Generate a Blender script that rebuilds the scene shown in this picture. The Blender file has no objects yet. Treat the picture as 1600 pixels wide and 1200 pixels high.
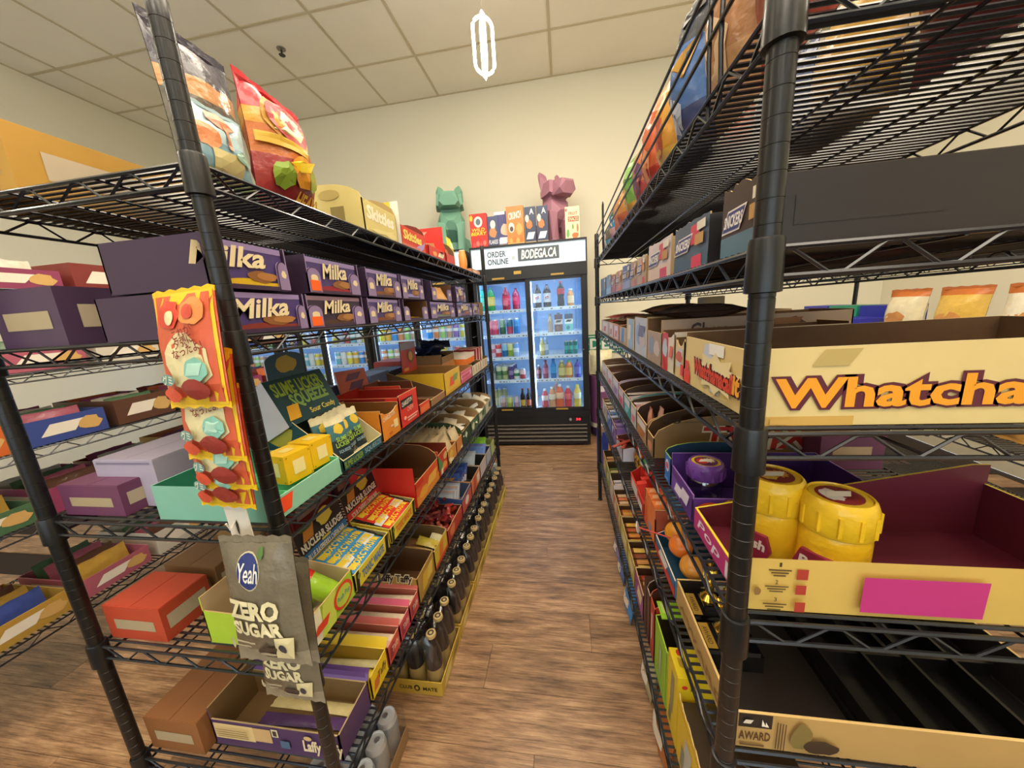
import bpy, bmesh, math, random
from mathutils import Vector, Matrix, Euler
PI = math.pi
SC = bpy.context.scene
COL = SC.collection

# ------------------------------------------------------------ camera
cam = bpy.data.objects.new('camera', bpy.data.cameras.new('camera'))
COL.objects.link(cam)
r3 = Matrix(((0.98729347, 0.03355605, 0.15532414),
             (0.14474334, 0.21349643, -0.96616181),
             (-0.06558172, 0.97636738, 0.20592662)))
cam.matrix_world = Matrix.Translation((0, 0, 1.4)) @ r3.to_4x4()
cam.data.sensor_fit = 'HORIZONTAL'
cam.data.sensor_width = 36.0
cam.data.lens = 534.0 / 1600.0 * 36.0
cam.data.clip_start = 0.02
SC.camera = cam

# ------------------------------------------------------------ colour management, world
vs = SC.view_settings
SC.display_settings.display_device = 'sRGB'
vs.view_transform = 'Standard'
vs.look = 'None'
vs.gamma = 1.0
vs.use_curve_mapping = False
vs.exposure = 0.0
W = bpy.data.worlds.new('daylight')
SC.world = W
W.use_nodes = True
W.node_tree.nodes['Background'].inputs[0].default_value = (0.86, 0.93, 1.0, 1)
W.node_tree.nodes['Background'].inputs[1].default_value = 3.5

CEIL_Z = 3.72
WARM = (1.0, 0.92, 0.78)
PANEL_STRENGTH = 11.0
PENDANT_W = 20.0

# ------------------------------------------------------------ materials
def lin(c):
    return c / 12.92 if c <= 0.04045 else ((c + 0.055) / 1.055) ** 2.4
def rgb(h):
    return tuple(lin(int(h[i:i + 2], 16) / 255) for i in (0, 2, 4))
_M = {}
def mat(h, rough=0.45, metal=0.0, var=0.10, scale=14.0, bump=0.0, spec=0.5):
    """procedural principled material: hex colour mottled by noise"""
    key = (h, rough, metal, var, scale, bump, spec)
    if key in _M:
        return _M[key]
    m = bpy.data.materials.new('finish_' + h)
    m.use_nodes = True
    nt = m.node_tree
    b = nt.nodes['Principled BSDF']
    b.inputs['Roughness'].default_value = rough
    b.inputs['Metallic'].default_value = metal
    b.inputs['Specular IOR Level'].default_value = spec
    c = rgb(h)
    tc = nt.nodes.new('ShaderNodeTexCoord')
    nz = nt.nodes.new('ShaderNodeTexNoise')
    nz.inputs['Scale'].default_value = scale
    nz.inputs['Detail'].default_value = 3
    nt.links.new(tc.outputs['Object'], nz.inputs['Vector'])
    mx = nt.nodes.new('ShaderNodeMix')
    mx.data_type = 'RGBA'
    mx.inputs[6].default_value = tuple(max(0, x * (1 - var)) for x in c) + (1,)
    mx.inputs[7].default_value = tuple(min(1, x * (1 + var)) for x in c) + (1,)
    nt.links.new(nz.outputs['Fac'], mx.inputs[0])
    nt.links.new(mx.outputs[2], b.inputs['Base Color'])
    if bump:
        bp = nt.nodes.new('ShaderNodeBump')
        bp.inputs['Strength'].default_value = bump
        bp.inputs['Distance'].default_value = 0.01
        nt.links.new(nz.outputs['Fac'], bp.inputs['Height'])
        nt.links.new(bp.outputs[0], b.inputs['Normal'])
    _M[key] = m
    return m
def foil(h):                       # glossy crinkled plastic film
    return mat(h, 0.27, 0.0, 0.2, 38.0, 0.32)
def card(h):                       # printed carton board
    return mat(h, 0.42, 0.0, 0.08, 18.0)
def metalfoil(h):
    return mat(h, 0.3, 0.75, 0.12, 25.0, 0.2)
KRAFT = mat('8a6a45', 0.8, 0, 0.12, 40, 0.08)
KRAFTD = mat('6b4d31', 0.85, 0, 0.12, 40, 0.08)
TAN = mat('cfae78', 0.75, 0, 0.10, 40, 0.05)
BLACKM = mat('111112', 0.34, 0.0, 0.15, 60, 0.03)
WIREM = mat('2b2d32', 0.26, 0.45, 0.12, 60, 0.0, 0.8)
GOLD = mat('d9ac45', 0.25, 0.9, 0.1)
def emit(h, s):
    key = ('emit', h, s)
    if key in _M:
        return _M[key]
    m = bpy.data.materials.new('glow_' + h)
    m.use_nodes = True
    b = m.node_tree.nodes['Principled BSDF']
    b.inputs['Base Color'].default_value = rgb(h) + (1,)
    b.inputs['Emission Color'].default_value = rgb(h) + (1,)
    b.inputs['Emission Strength'].default_value = s
    _M[key] = m
    return m
def glassy(h, fac=0.12, rough=0.02, tint=True):
    """thin clear sheet: mostly transparent, with a glossy coat"""
    key = ('glass', h, fac, rough)
    if key in _M:
        return _M[key]
    m = bpy.data.materials.new('clear_' + h)
    m.use_nodes = True
    nt = m.node_tree
    nt.nodes.remove(nt.nodes['Principled BSDF'])
    out = nt.nodes['Material Output']
    tr = nt.nodes.new('ShaderNodeBsdfTransparent')
    tr.inputs[0].default_value = rgb(h) + (1,)
    gl = nt.nodes.new('ShaderNodeBsdfGlossy')
    gl.inputs['Roughness'].default_value = rough
    mx = nt.nodes.new('ShaderNodeMixShader')
    mx.inputs[0].default_value = fac
    nt.links.new(tr.outputs[0], mx.inputs[1])
    nt.links.new(gl.outputs[0], mx.inputs[2])
    nt.links.new(mx.outputs[0], out.inputs[0])
    _M[key] = m
    return m
def plastic(h, trans=0.6, rough=0.15):   # coloured translucent plastic / drink in a bottle
    key = ('pl', h, trans)
    if key in _M:
        return _M[key]
    m = mat(h, rough, 0, 0.06, 9.0, 0.0, 0.55).copy()
    b = m.node_tree.nodes['Principled BSDF']
    b.inputs['Transmission Weight'].default_value = trans * 0.4
    _M[key] = m
    return m

ORD = ('first', 'second', 'third', 'fourth', 'fifth', 'sixth', 'seventh', 'eighth', 'ninth', 'tenth', 'eleventh', 'twelfth')
def lab16(base, *suf):
    """longest of the wordings that keeps within sixteen words"""
    for b in (base, base.replace(' the ', ' ')):
        for s in suf:
            if len((b + s).split()) <= 16: return b + s
    return b + suf[-1]
# ------------------------------------------------------------ mesh helpers
class G:
    def __init__(s):
        s.v = []; s.f = []; s.m = []; s.mats = []
    def mi(s, m):
        if m not in s.mats:
            s.mats.append(m)
        return s.mats.index(m)
    def face(s, pts, m):
        n = len(s.v)
        s.v += [tuple(p) for p in pts]
        s.f.append(tuple(range(n, n + len(pts)))); s.m.append(s.mi(m))
    def box(s, x0, x1, y0, y1, z0, z1, m):
        """m: one material or six, in the order -x +x -y +y -z +z"""
        ms = m if isinstance(m, (list, tuple)) else [m] * 6
        n = len(s.v)
        s.v += [(x, y, z) for x in (x0, x1) for y in (y0, y1) for z in (z0, z1)]
        for q, mm in zip(((0, 1, 3, 2), (4, 6, 7, 5), (0, 4, 5, 1), (2, 3, 7, 6), (0, 2, 6, 4), (1, 5, 7, 3)), ms):
            s.f.append(tuple(n + i for i in q)); s.m.append(s.mi(mm))
    def prism(s, pts, ax, a0, a1, m0, m1, me):
        """polygon extruded along axis ax from a0 to a1; m0/m1 end faces, me rim"""
        def P(p, a):
            return {'x': (a, p[0], p[1]), 'y': (p[0], a, p[1]), 'z': (p[0], p[1], a)}[ax]
        k = len(pts); n = len(s.v)
        s.v += [P(p, a0) for p in pts] + [P(p, a1) for p in pts]
        s.f.append(tuple(n + i for i in range(k))); s.m.append(s.mi(m0))
        s.f.append(tuple(n + k + i for i in range(k))); s.m.append(s.mi(m1))
        for i in range(k):
            j = (i + 1) % k
            s.f.append((n + i, n + j, n + k + j, n + k + i)); s.m.append(s.mi(me))
    def tube(s, path, r, m, n=6, closed=False):
        path = [Vector(p) for p in path]
        k0 = len(s.v); K = len(path)
        for i, p in enumerate(path):
            if closed:
                d = path[(i + 1) % K] - path[i - 1]
            else:
                d = path[min(i + 1, K - 1)] - path[max(i - 1, 0)]
            d.normalize()
            a = Vector((0, 0, 1)) if abs(d.z) < 0.9 else Vector((1, 0, 0))
            u = d.cross(a).normalized(); w = d.cross(u)
            for j in range(n):
                t = 2 * PI * j / n
                s.v.append(tuple(p + u * (r * math.cos(t)) + w * (r * math.sin(t))))
        mm = s.mi(m)
        for i in range(K if closed else K - 1):
            b = ((i + 1) % K) * n
            for j in range(n):
                s.f.append((k0 + i * n + j, k0 + i * n + (j + 1) % n, k0 + b + (j + 1) % n, k0 + b + j)); s.m.append(mm)
        if not closed:
            s.f.append(tuple(k0 + j for j in range(n))); s.m.append(mm)
            s.f.append(tuple(k0 + (K - 1) * n + j for j in range(n))); s.m.append(mm)
    def lathe(s, prof, m, n=16, c=(0, 0, 0)):
        """prof: list of (r, z) or (r, z, material of the band above it)"""
        k0 = len(s.v); cur = m; K = len(prof)
        for p in prof:
            for j in range(n):
                t = 2 * PI * j / n
                s.v.append((c[0] + p[0] * math.cos(t), c[1] + p[0] * math.sin(t), c[2] + p[1]))
        for i in range(K - 1):
            if len(prof[i]) > 2:
                cur = prof[i][2]
            mm = s.mi(cur)
            for j in range(n):
                s.f.append((k0 + i * n + j, k0 + i * n + (j + 1) % n, k0 + (i + 1) * n + (j + 1) % n, k0 + (i + 1) * n + j)); s.m.append(mm)
        s.f.append(tuple(k0 + j for j in range(n))[::-1]); s.m.append(s.mi(prof[0][2] if len(prof[0]) > 2 else m))
        s.f.append(tuple(k0 + (K - 1) * n + j for j in range(n))); s.m.append(s.mi(cur))
    def mesh(s, name, smooth=False, fix=True):
        me = bpy.data.meshes.new(name)
        me.from_pydata(s.v, [], s.f)
        for m in s.mats:
            me.materials.append(m)
        me.polygons.foreach_set('material_index', s.m)
        if fix:
            bm = bmesh.new(); bm.from_mesh(me)
            bmesh.ops.recalc_face_normals(bm, faces=bm.faces)
            bm.to_mesh(me); bm.free()
        if smooth:
            me.polygons.foreach_set('use_smooth', [True] * len(me.polygons))
            try:
                me.set_sharp_from_angle(angle=math.radians(40))
            except Exception:
                pass
        me.update()
        return me
    def build(s, name, parent=None, smooth=False, loc=None, rot=None):
        return put(name, s.mesh(name, smooth), parent, loc, rot)

def put(name, me, parent=None, loc=None, rot=None, mw=None):
    o = bpy.data.objects.new(name, me)
    COL.objects.link(o)
    if parent is not None:
        o.parent = parent
    if mw is not None:
        o.matrix_basis = mw
    else:
        if loc is not None:
            o.location = loc
        if rot is not None:
            o.rotation_euler = rot
    return o
def tag(o, label, cat, group=None, kind=None):
    if label: o['label'] = label
    if cat: o['category'] = cat
    if group: o['group'] = group
    if kind: o['kind'] = kind
    return o
def thing(name, label, cat, loc=(0, 0, 0), rz=0.0, group=None):
    o = bpy.data.objects.new(name, None)
    o.empty_display_size = 0.05
    COL.objects.link(o)
    o.location = loc; o.rotation_euler = (0, 0, rz)
    return tag(o, label, cat, group)
def struct(o):
    o['kind'] = 'structure'
    return o
def dup(root, loc=None, rot=None, label=None, group=None):
    r = root.copy(); COL.objects.link(r)
    if loc is not None: r.location = loc
    if rot is not None: r.rotation_euler = rot
    if label: r['label'] = label
    if group: r['group'] = group
    for ch in list(root.children):
        c = ch.copy(); COL.objects.link(c); c.parent = r
        for g in list(ch.children):
            d = g.copy(); COL.objects.link(d); d.parent = c
    return r

# ------------------------------------------------------------ print: lettering and artwork
_T = {}
def text_pts(s, shear=0.0, bold=0.0):
    """unit-box lettering: (verts, faces, aspect)"""
    key = (s, shear, bold)
    if key in _T:
        return _T[key]
    cu = bpy.data.curves.new('lettering', 'FONT')
    cu.body = s; cu.resolution_u = 2; cu.shear = shear; cu.offset = bold; cu.fill_mode = 'FRONT'
    cu.space_line = 0.85; cu.align_x = 'CENTER'
    o = bpy.data.objects.new('lettering', cu)
    COL.objects.link(o)
    dg = bpy.context.evaluated_depsgraph_get()
    me = bpy.data.meshes.new_from_object(o.evaluated_get(dg))
    bpy.data.objects.remove(o); bpy.data.curves.remove(cu)
    vs_ = [(v.co.x, v.co.y) for v in me.vertices]
    fs = [tuple(p.vertices) for p in me.polygons]
    bpy.data.meshes.remove(me)
    x0 = min(v[0] for v in vs_); x1 = max(v[0] for v in vs_)
    y0 = min(v[1] for v in vs_); y1 = max(v[1] for v in vs_)
    w = max(x1 - x0, 1e-6); h = max(y1 - y0, 1e-6)
    _T[key] = ([((x - x0) / w, (y - y0) / h) for x, y in vs_], fs, w / h)
    return _T[key]
def shape_pts(kind, seed=0):
    if kind == 'rect':
        return [(0, 0), (1, 0), (1, 1), (0, 1)]
    if kind == 'oval':
        return [(0.5 + 0.5 * math.cos(2 * PI * i / 20), 0.5 + 0.5 * math.sin(2 * PI * i / 20)) for i in range(20)]
    if kind == 'tab':       # rounded upper corners
        return [(0, 0), (1, 0), (1, 0.7)] + [(0.5 + 0.5 * math.cos(a), 0.7 + 0.3 * math.sin(a)) for a in [PI * i / 8 for i in range(1, 8)]] + [(0, 0.7)]
    if kind == 'burst':
        return [(0.5 + (0.5 if i % 2 else 0.33) * math.cos(2 * PI * i / 20), 0.5 + (0.5 if i % 2 else 0.33) * math.sin(2 * PI * i / 20)) for i in range(20)]
    if kind == 'tri':
        return [(0, 0), (1, 0), (0, 1)]
    if kind == 'diamond':
        return [(0.5, 0), (1, 0.5), (0.5, 1), (0, 0.5)]
    if kind == 'slant':
        return [(0, 0), (0.75, 0), (1, 1), (0.25, 1)]
    if kind == 'blob':
        rr = random.Random(seed)
        return [(0.5 + (0.36 + 0.14 * rr.random()) * math.cos(2 * PI * i / 14), 0.5 + (0.36 + 0.14 * rr.random()) * math.sin(2 * PI * i / 14)) for i in range(14)]
    if kind == 'swoosh':
        return [(0, 0.2), (0.3, 0.0), (0.7, 0.25), (1, 0.9), (0.65, 0.55), (0.3, 0.45)]
    raise ValueError(kind)
class Face:
    """a plane patch: origin O, unit axes U, V, normal N, size w x h; surf(u, v) optional relief"""
    def __init__(s, O, U, V, w, h, surf=None):
        s.O = Vector(O); s.U = Vector(U).normalized(); s.V = Vector(V).normalized()
        s.N = s.U.cross(s.V); s.w = w; s.h = h; s.surf = surf
    def at(s, a, b, n):
        z = s.surf(a / s.w, b / s.h) if s.surf else 0.0
        return tuple(s.O + s.U * a + s.V * b + s.N * (n + z))
def prints(parent, fc, items, off=0.0005):
    """items: (kind, u0, v0, u1, v1, colour, extra...) painted in order; u, v run 0..1 over the face"""
    art = G(); lay = 0
    for it in items:
        lay += 1
        kind, u0, v0, u1, v1, colr = it[:6]
        opt = it[6] if len(it) > 6 else {}
        m = card(colr) if isinstance(colr, str) else colr
        w = (u1 - u0) * fc.w; h = (v1 - v0) * fc.h
        cx = (u0 + u1) / 2 * fc.w; cy = (v0 + v1) / 2 * fc.h
        ra = opt.get('rot', 0.0)
        def M(p):
            x = (p[0] - 0.5) * w; y = (p[1] - 0.5) * h
            return fc.at(cx + x * math.cos(ra) - y * math.sin(ra), cy + x * math.sin(ra) + y * math.cos(ra), off * lay)
        if kind == 'txt':
            pv, pf, asp = text_pts(opt['s'], opt.get('shear', 0.0), opt.get('bold', 0.015))
            g = G(); k = g.mi(m)
            g.v = [M(p) for p in pv]; g.f = list(pf); g.m = [k] * len(pf)
            put('lettering', g.mesh('lettering', fix=False), parent)
        else:
            pts = shape_pts(kind, opt.get('seed', lay))
            if fc.surf and kind == 'rect':
                for i in range(6):
                    for j in range(6):
                        art.face([M((a / 6, b / 6)) for a, b in ((i, j), (i + 1, j), (i + 1, j + 1), (i, j + 1))], m)
            elif fc.surf:
                c = M((0.5, 0.5))
                for i in range(len(pts)):
                    q0, q1 = pts[i], pts[(i + 1) % len(pts)]
                    h0 = ((q0[0] + .5) / 2, (q0[1] + .5) / 2); h1 = ((q1[0] + .5) / 2, (q1[1] + .5) / 2)
                    art.face([c, M(h0), M(h1)], m); art.face([M(h0), M(q0), M(q1), M(h1)], m)
            else:
                art.face([M(p) for p in pts], m)
    if art.f:
        put('printed_artwork', art.mesh('printed_artwork', fix=False), parent)

# ------------------------------------------------------------ builders: cartons and trays
SIDE = {'L': (-0.562, 0.0), 'R': (0.242, PI)}
def faces(side, w, d, h, hf, t):
    near = Face((-d, -w / 2 - .0002, 0), (1, 0, 0), (0, 0, 1), d, h) if side == 'L' else Face((0, w / 2 + .0002, 0), (-1, 0, 0), (0, 0, 1), d, h)
    far = Face((-d, w / 2 - t - .0002, 0), (1, 0, 0), (0, 0, 1), d, h) if side == 'L' else Face((0, -w / 2 + t + .0002, 0), (-1, 0, 0), (0, 0, 1), d, h)
    return {'front': Face((.0002, -w / 2, 0), (0, 1, 0), (0, 0, 1), w, hf), 'near': near, 'far': far,
            'back': Face((-d + t + .0002, -w / 2, 0), (0, 1, 0), (0, 0, 1), w, h),
            'top': Face((0, -w / 2, h + .0002), (0, 1, 0), (-1, 0, 0), w, d)}
def tray_mesh(w, d, hf, hb, hs, style, co, ci, ce, t, dip, ear, hn, side):
    """open display box; front at x = 0, back at x = -d; hf front, hb back, hs side height; hn: other height of the near side"""
    g = G()
    g.box(-d, 0, -w / 2, w / 2, 0, t, [co, co, co, co, co, ci])
    g.box(-d, -d + t, -w / 2, w / 2, t, hb, [co, ci, co, co, ce, ce])
    def prof(h):
        if style == 'slope':
            return [(-d, t), (0, t), (0, hf), (-d * .95, h), (-d, h)]
        if style == 'curve':
            c = [(0, hf)] + [(-d * .45 + d * .45 * math.cos(a), hf + (h - hf) * math.sin(a)) for a in (PI * .12, PI * .25, PI * .38, PI * .5)]
            return [(-d, t), (0, t)] + c + [(-d, h)]
        if style == 'step':
            return [(-d, t), (0, t), (0, hf), (-d * .25, hf), (-d * .32, h), (-d, h)]
        if style == 'low':
            return [(-d, t), (0, t), (0, hf), (-d * .8, hf), (-d, h)]
        return [(-d, t), (0, t), (0, h), (-d, h)]
    nl = -1 if side == 'L' else 1
    for sg in (-1, 1):
        p = prof(hn if (hn is not None and sg == nl) else hs)
        if sg < 0:
            g.prism(p, 'y', -w / 2, -w / 2 + t, co, ci, ce)
        else:
            g.prism(p, 'y', w / 2 - t, w / 2, ci, co, ce)
    a, b = -w / 2, w / 2
    if dip:
        e = w * .12
        f = [(a, t), (b, t), (b, hf), (b - e, hf)] + [(b - e - (w - 2 * e) * i / 8, hf - dip * math.sin(PI * i / 8) ** .6) for i in range(1, 8)] + [(a + e, hf), (a, hf)]
    else:
        f = [(a, t), (b, t), (b, hf), (a, hf)]
    if ear:      # two rounded tabs with an open middle
        g.box(-t, 0, a, b, t, .008, [ci, co, co, co, ce, ce])
        for s0 in (0, 1):
            y0, y1 = (a, a + w * ear) if s0 == 0 else (b - w * ear, b)
            q = [(y0 + (y1 - y0) * u, .008 + (hf - .008) * v) for u, v in shape_pts('tab')]
            g.prism(q, 'x', -t, 0, ci, co, ce)
    else:
        g.prism(f, 'x', -t, 0, ci, co, ce)
    return g
def tray(side, label, cat, y0, y1, z, d, hf, hb, co, hs=None, style='slope', ci=None, ce=None, t=.003, dip=0, ear=0,
         art=None, name='display_box', xo=0.0, group=None, rz=0.0, hn=None, flap=None):
    co = card(co) if isinstance(co, str) else co
    ci = KRAFTD if ci is None else (card(ci) if isinstance(ci, str) else ci)
    ce = TAN if ce is None else (card(ce) if isinstance(ce, str) else ce)
    w = abs(y1 - y0) - .002
    hs = hb if hs is None else hs
    x, r = SIDE[side]
    s = 1 if side == 'L' else -1
    T = thing(name, label, cat, (x + s * xo, (y0 + y1) / 2, z), r + rz, group)
    tray_mesh(w, d, hf, hb, hs, style, co, ci, ce, t, dip, ear, hn, side).build('tray', T)
    fs = faces(side, w, d, max(hb, hs), hf, t)
    for k, it in (art or {}).items():
        prints(T, fs[k], it)
    if flap:     # folded lid strip: (face 'far'/'near', colour, length, angle)
        for which, colr, ln, ang in flap:
            g = G(); sg = (1 if which == 'far' else -1) * (1 if side == 'L' else -1)
            yy = sg * w / 2
            dy = sg * ln * math.cos(ang); dz = ln * math.sin(ang)
            g.face([(-d, yy, hs), (0, yy, hs), (0, yy + dy, hs + dz), (-d, yy + dy, hs + dz)], card(colr))
            g.face([(-d, yy, hs - .002), (-d, yy + dy, hs + dz - .002), (0, yy + dy, hs + dz - .002), (0, yy, hs - .002)], ci)
            g.build('flap', T)
    T['w'] = w; T['d'] = d; T['t'] = t
    return T
def carton(side, label, cat, y0, y1, z, d, h, co, cs=None, ct=None, art=None, xo=0.0, name='carton', rz=0.0, group=None, seam=True, torn=None):
    """closed box with bevelled edges, flap seam and optional torn top edge"""
    co = card(co) if isinstance(co, str) else co
    cs = co if cs is None else (card(cs) if isinstance(cs, str) else cs)
    ct = co if ct is None else (card(ct) if isinstance(ct, str) else ct)
    w = abs(y1 - y0) - .002
    x, r = SIDE[side]; s = 1 if side == 'L' else -1
    T = thing(name, label, cat, (x + s * xo, (y0 + y1) / 2, z), r + rz, group)
    g = G(); b = .0015
    g.box(-d, 0, -w / 2, w / 2, 0, h - b, [co, co, cs, cs, cs, ct])
    if seam:
        g.box(-d + b, -d / 2 - .0008, -w / 2 + b, w / 2 - b, h - b, h, ct)
        g.box(-d / 2 + .0008, -b, -w / 2 + b, w / 2 - b, h - b, h, ct)
    else:
        g.box(-d + b, -b, -w / 2 + b, w / 2 - b, h - b, h, ct)
    g.build('box_body', T)
    if torn:
        q = G(); rr = random.Random(int(y0 * 1000)); n = 14
        pts = [(-w / 2, h - b), (w / 2, h - b)] + [(w / 2 - w * i / n, h + torn * (.45 + .55 * rr.random()) * (.4 + .6 * i / n)) for i in range(n + 1)]
        q.prism(pts, 'x', -.003, -.0005, KRAFT, co, TAN)
        q.build('torn_edge', T)
    fs = faces(side, w, d, h, h, 0)
    for k, it in (art or {}).items():
        prints(T, fs[k], it)
    return T

# ------------------------------------------------------------ pouches, bars
_P = {}
def pouch_surf(T, pu=2.4, pv=2.2, grid=None):
    def f(u, v):                       # u, v in 0..1
        a = abs(2 * u - 1); b = abs(2 * v - 1)
        b = min(1, b / .9)
        return T / 2 * (1 - min(1, a) ** pu) ** .8 * (1 - min(1, b) ** pv) ** .7 + .0006
    if grid is None: return f
    us, vs2, nz = grid
    def g(u, v):                       # follows the facets of the bag itself
        i = max(0, min(len(us) - 2, int(u * (len(us) - 1)))); j = 0
        while j < len(vs2) - 2 and vs2[j + 1] < v: j += 1
        a = min(1, max(0, (u - us[i]) / (us[i + 1] - us[i]))); b = min(1, max(0, (v - vs2[j]) / (vs2[j + 1] - vs2[j])))
        z = lambda i, j: f(us[i], vs2[j]) + (nz[i][j] if 0 < i < len(us) - 1 and 1 < j < len(vs2) - 2 else 0)
        q = (z(i, j), z(i + 1, j), z(i, j + 1), z(i + 1, j + 1))
        lo = q[0] * (1 - a) * (1 - b) + q[1] * a * (1 - b) + q[2] * (1 - a) * b + q[3] * a * b
        t1 = q[0] + (q[1] - q[0]) * a + (q[3] - q[1]) * b if a > b else q[0] + (q[2] - q[0]) * b + (q[3] - q[2]) * a
        t2 = q[0] + (q[1] - q[0]) * a + (q[2] - q[0]) * b if a + b < 1 else q[3] + (q[2] - q[3]) * (1 - a) + (q[1] - q[3]) * (1 - b)
        return max(lo, t1, t2)
    return g
_PG = {}
def pouch_mesh(w, h, T, bands, seed=0, nx=8, ny=10, wrinkle=.0):
    """pillow bag in the XY plane, thickness along Z; bands: [(v_end, material)] from the bottom crimp up"""
    key = (w, h, T, tuple((b[0], b[1].name) for b in bands), seed, nx, ny, wrinkle)
    if key in _P:
        return _P[key]
    rr = random.Random(seed); f = pouch_surf(T)
    g = G(); pos = {}
    us = [i / nx for i in range(nx + 1)]
    vs2 = sorted(set([0, .05, .95, 1] + [.05 + .9 * j / (ny - 2) for j in range(ny - 1)]))
    nz = [[rr.uniform(-1, 1) * wrinkle for _ in vs2] for _ in us]
    _PG[key] = (us, vs2, nz)
    for sg in (1, -1):
        idx = {}
        for i, u in enumerate(us):
            for j, v in enumerate(vs2):
                pinch = 1 - .07 * (1 - abs(2 * v - 1) ** 2) * (T / max(w, 1e-6)) * 2
                z = f(u, v) + (nz[i][j] if 0 < i < nx and 1 < j < len(vs2) - 2 else 0)
                zig = .0015 * (1 if i % 2 else -1) if v in (0, 1) else 0
                g.v.append(((u - .5) * w * pinch, (v - .5) * h + zig, sg * z)); idx[i, j] = len(g.v) - 1
        for i in range(nx):
            for j in range(len(vs2) - 1):
                vm = (vs2[j] + vs2[j + 1]) / 2
                m = next((b[1] for b in bands if vm <= b[0]), bands[-1][1])
                q = (idx[i, j], idx[i + 1, j], idx[i + 1, j + 1], idx[i, j + 1])
                g.f.append(q if sg > 0 else q[::-1]); g.m.append(g.mi(m))
    me = g.mesh('packet', smooth=True, fix=False)
    _P[key] = me; me['k'] = len(_P); _PG[me.name] = _PG[key]
    return me
def pouch(name, label, cat, w, h, T, bands, mw, seed=0, art=None, group=None, wrinkle=.0, nx=8, ny=10):
    """pouch as a thing with printing (an Empty) or, without printing, a single mesh"""
    me = pouch_mesh(w, h, T, bands, seed, nx, ny, wrinkle)
    if not art:
        o = put(name, me, None, mw=mw)
        return tag(o, label, cat, group)
    R = thing(name, label, cat, group=group)
    R.matrix_basis = mw
    put('bag', me, R)
    prints(R, Face((-w / 2, -h / 2, 0), (1, 0, 0), (0, 1, 0), w, h, pouch_surf(T, grid=_PG[me.name])), art, off=.0007)
    return R
def frame(loc, U, V):
    """matrix with local X along U, local Y along V"""
    U = Vector(U).normalized(); V = Vector(V); V = (V - U * V.dot(U)).normalized(); N = U.cross(V)
    return Matrix.Translation(Vector(loc)) @ Matrix((U, V, N)).transposed().to_4x4()
def bands2(*cs):
    ms = [foil(c) if isinstance(c, str) else c for c in cs]
    return ms
def bar_bands(c, end=None, mid=None):
    e = foil(end or c); b = foil(c); m = foil(mid or c)
    return [(.07, e), (.3, b), (.7, m), (.93, b), (1, e)]

def lay_bars(T, label, cat, n, L, wd, th, cols, layers=1, xo=-.004, y_pad=.004, ang=0, jit=.0, z0=None, name='candy_bar', tilt=0, along='x', count=None, end=None, mid=None, art=None):
    """bars lying along local x, side by side across y, in layers"""
    rr = random.Random(len(label) + n)
    w, d, t = T['w'], T['d'], T['t']
    M0 = T.matrix_basis.copy() if T.rotation_mode == 'QUATERNION' else Matrix.LocRotScale(T.location, T.rotation_euler, None)
    k = 0
    for l in range(layers):
        for i in range(n):
            k += 1
            if count and k > count: return
            y = -w / 2 + t + y_pad + (w - 2 * t - 2 * y_pad) * (i + .5) / n
            c = cols[(i + l) % len(cols)]
            p = (xo - L / 2 - .006, y, (z0 if z0 is not None else t) + th * .5 + l * th * .9 + .001)
            a = ang + rr.uniform(-jit, jit)
            if along == 'y':
                p = (-.012 - (d - .024) * (i + .5) / n, 0, p[2] + tilt * (d * (i + .5) / n))
            loc = M0 @ Vector(p)
            U = M0.to_3x3() @ Vector((math.sin(a), -math.cos(a), 0))
            V = M0.to_3x3() @ Vector((math.cos(a), math.sin(a), tilt))
            if along == 'y':
                U = M0.to_3x3() @ Vector((math.cos(a), math.sin(a), -tilt)); V = M0.to_3x3() @ Vector((-math.sin(a), math.cos(a), 0))
            q = i if abs(T.rotation_euler.z) < .5 else n - 1 - i
            s0 = ORD[q] if along == 'x' else ORD[i]; s1 = '' if layers == 1 else (', top layer' if l == layers - 1 else (', bottom layer' if l == 0 else ', middle layer'))
            lb = lab16(label, ', %s from the %s' % (s0, 'near side' if along == 'x' else 'front') + s1, ', %s along' % s0 + s1)
            pouch(name, lb, cat, wd, L, th, bar_bands(c, end, mid), frame(loc, U, V), seed=k % 3, nx=4, ny=8, group=label, art=art)
def stand_packs(T, label, cat, n, pw, ph, th, cols, ny=1, lean=.25, x0=-.02, x1=None, z0=None, name='snack_packet', yaw=0, jit=.08, art=None, wrinkle=0):
    """packets standing upright, faces towards the aisle, one behind another"""
    rr = random.Random(n * 7 + len(label))
    w, d, t = T['w'], T['d'], T['t']
    M0 = Matrix.LocRotScale(T.location, T.rotation_euler, None)
    x1 = -d + .03 if x1 is None else x1
    k = 0
    for j in range(ny):
        y = -w / 2 + w * (j + .5) / ny
        for i in range(n):
            k += 1
            x = x0 + (x1 - x0) * (i / max(1, n - 1))
            a = yaw + rr.uniform(-jit, jit); le = lean + rr.uniform(-jit, jit)
            z = (z0 if z0 is not None else t) + ph / 2 * math.cos(le) + .002
            U = M0.to_3x3() @ Vector((-math.sin(a), math.cos(a), 0))
            V = M0.to_3x3() @ Vector((-math.sin(le) * math.cos(a), -math.sin(le) * math.sin(a), math.cos(le)))
            c = cols[k % len(cols)]
            bd = c if isinstance(c, list) else bar_bands(c)
            pouch(name, lab16(label, ', %s from the front' % ORD[i], ', %s back' % ORD[i]), cat, pw, ph, th, bd, frame(M0 @ Vector((x, y, z)), U, V), seed=k % 3, nx=5, ny=8, group=label, art=art if i == 0 else None, wrinkle=wrinkle)
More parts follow.
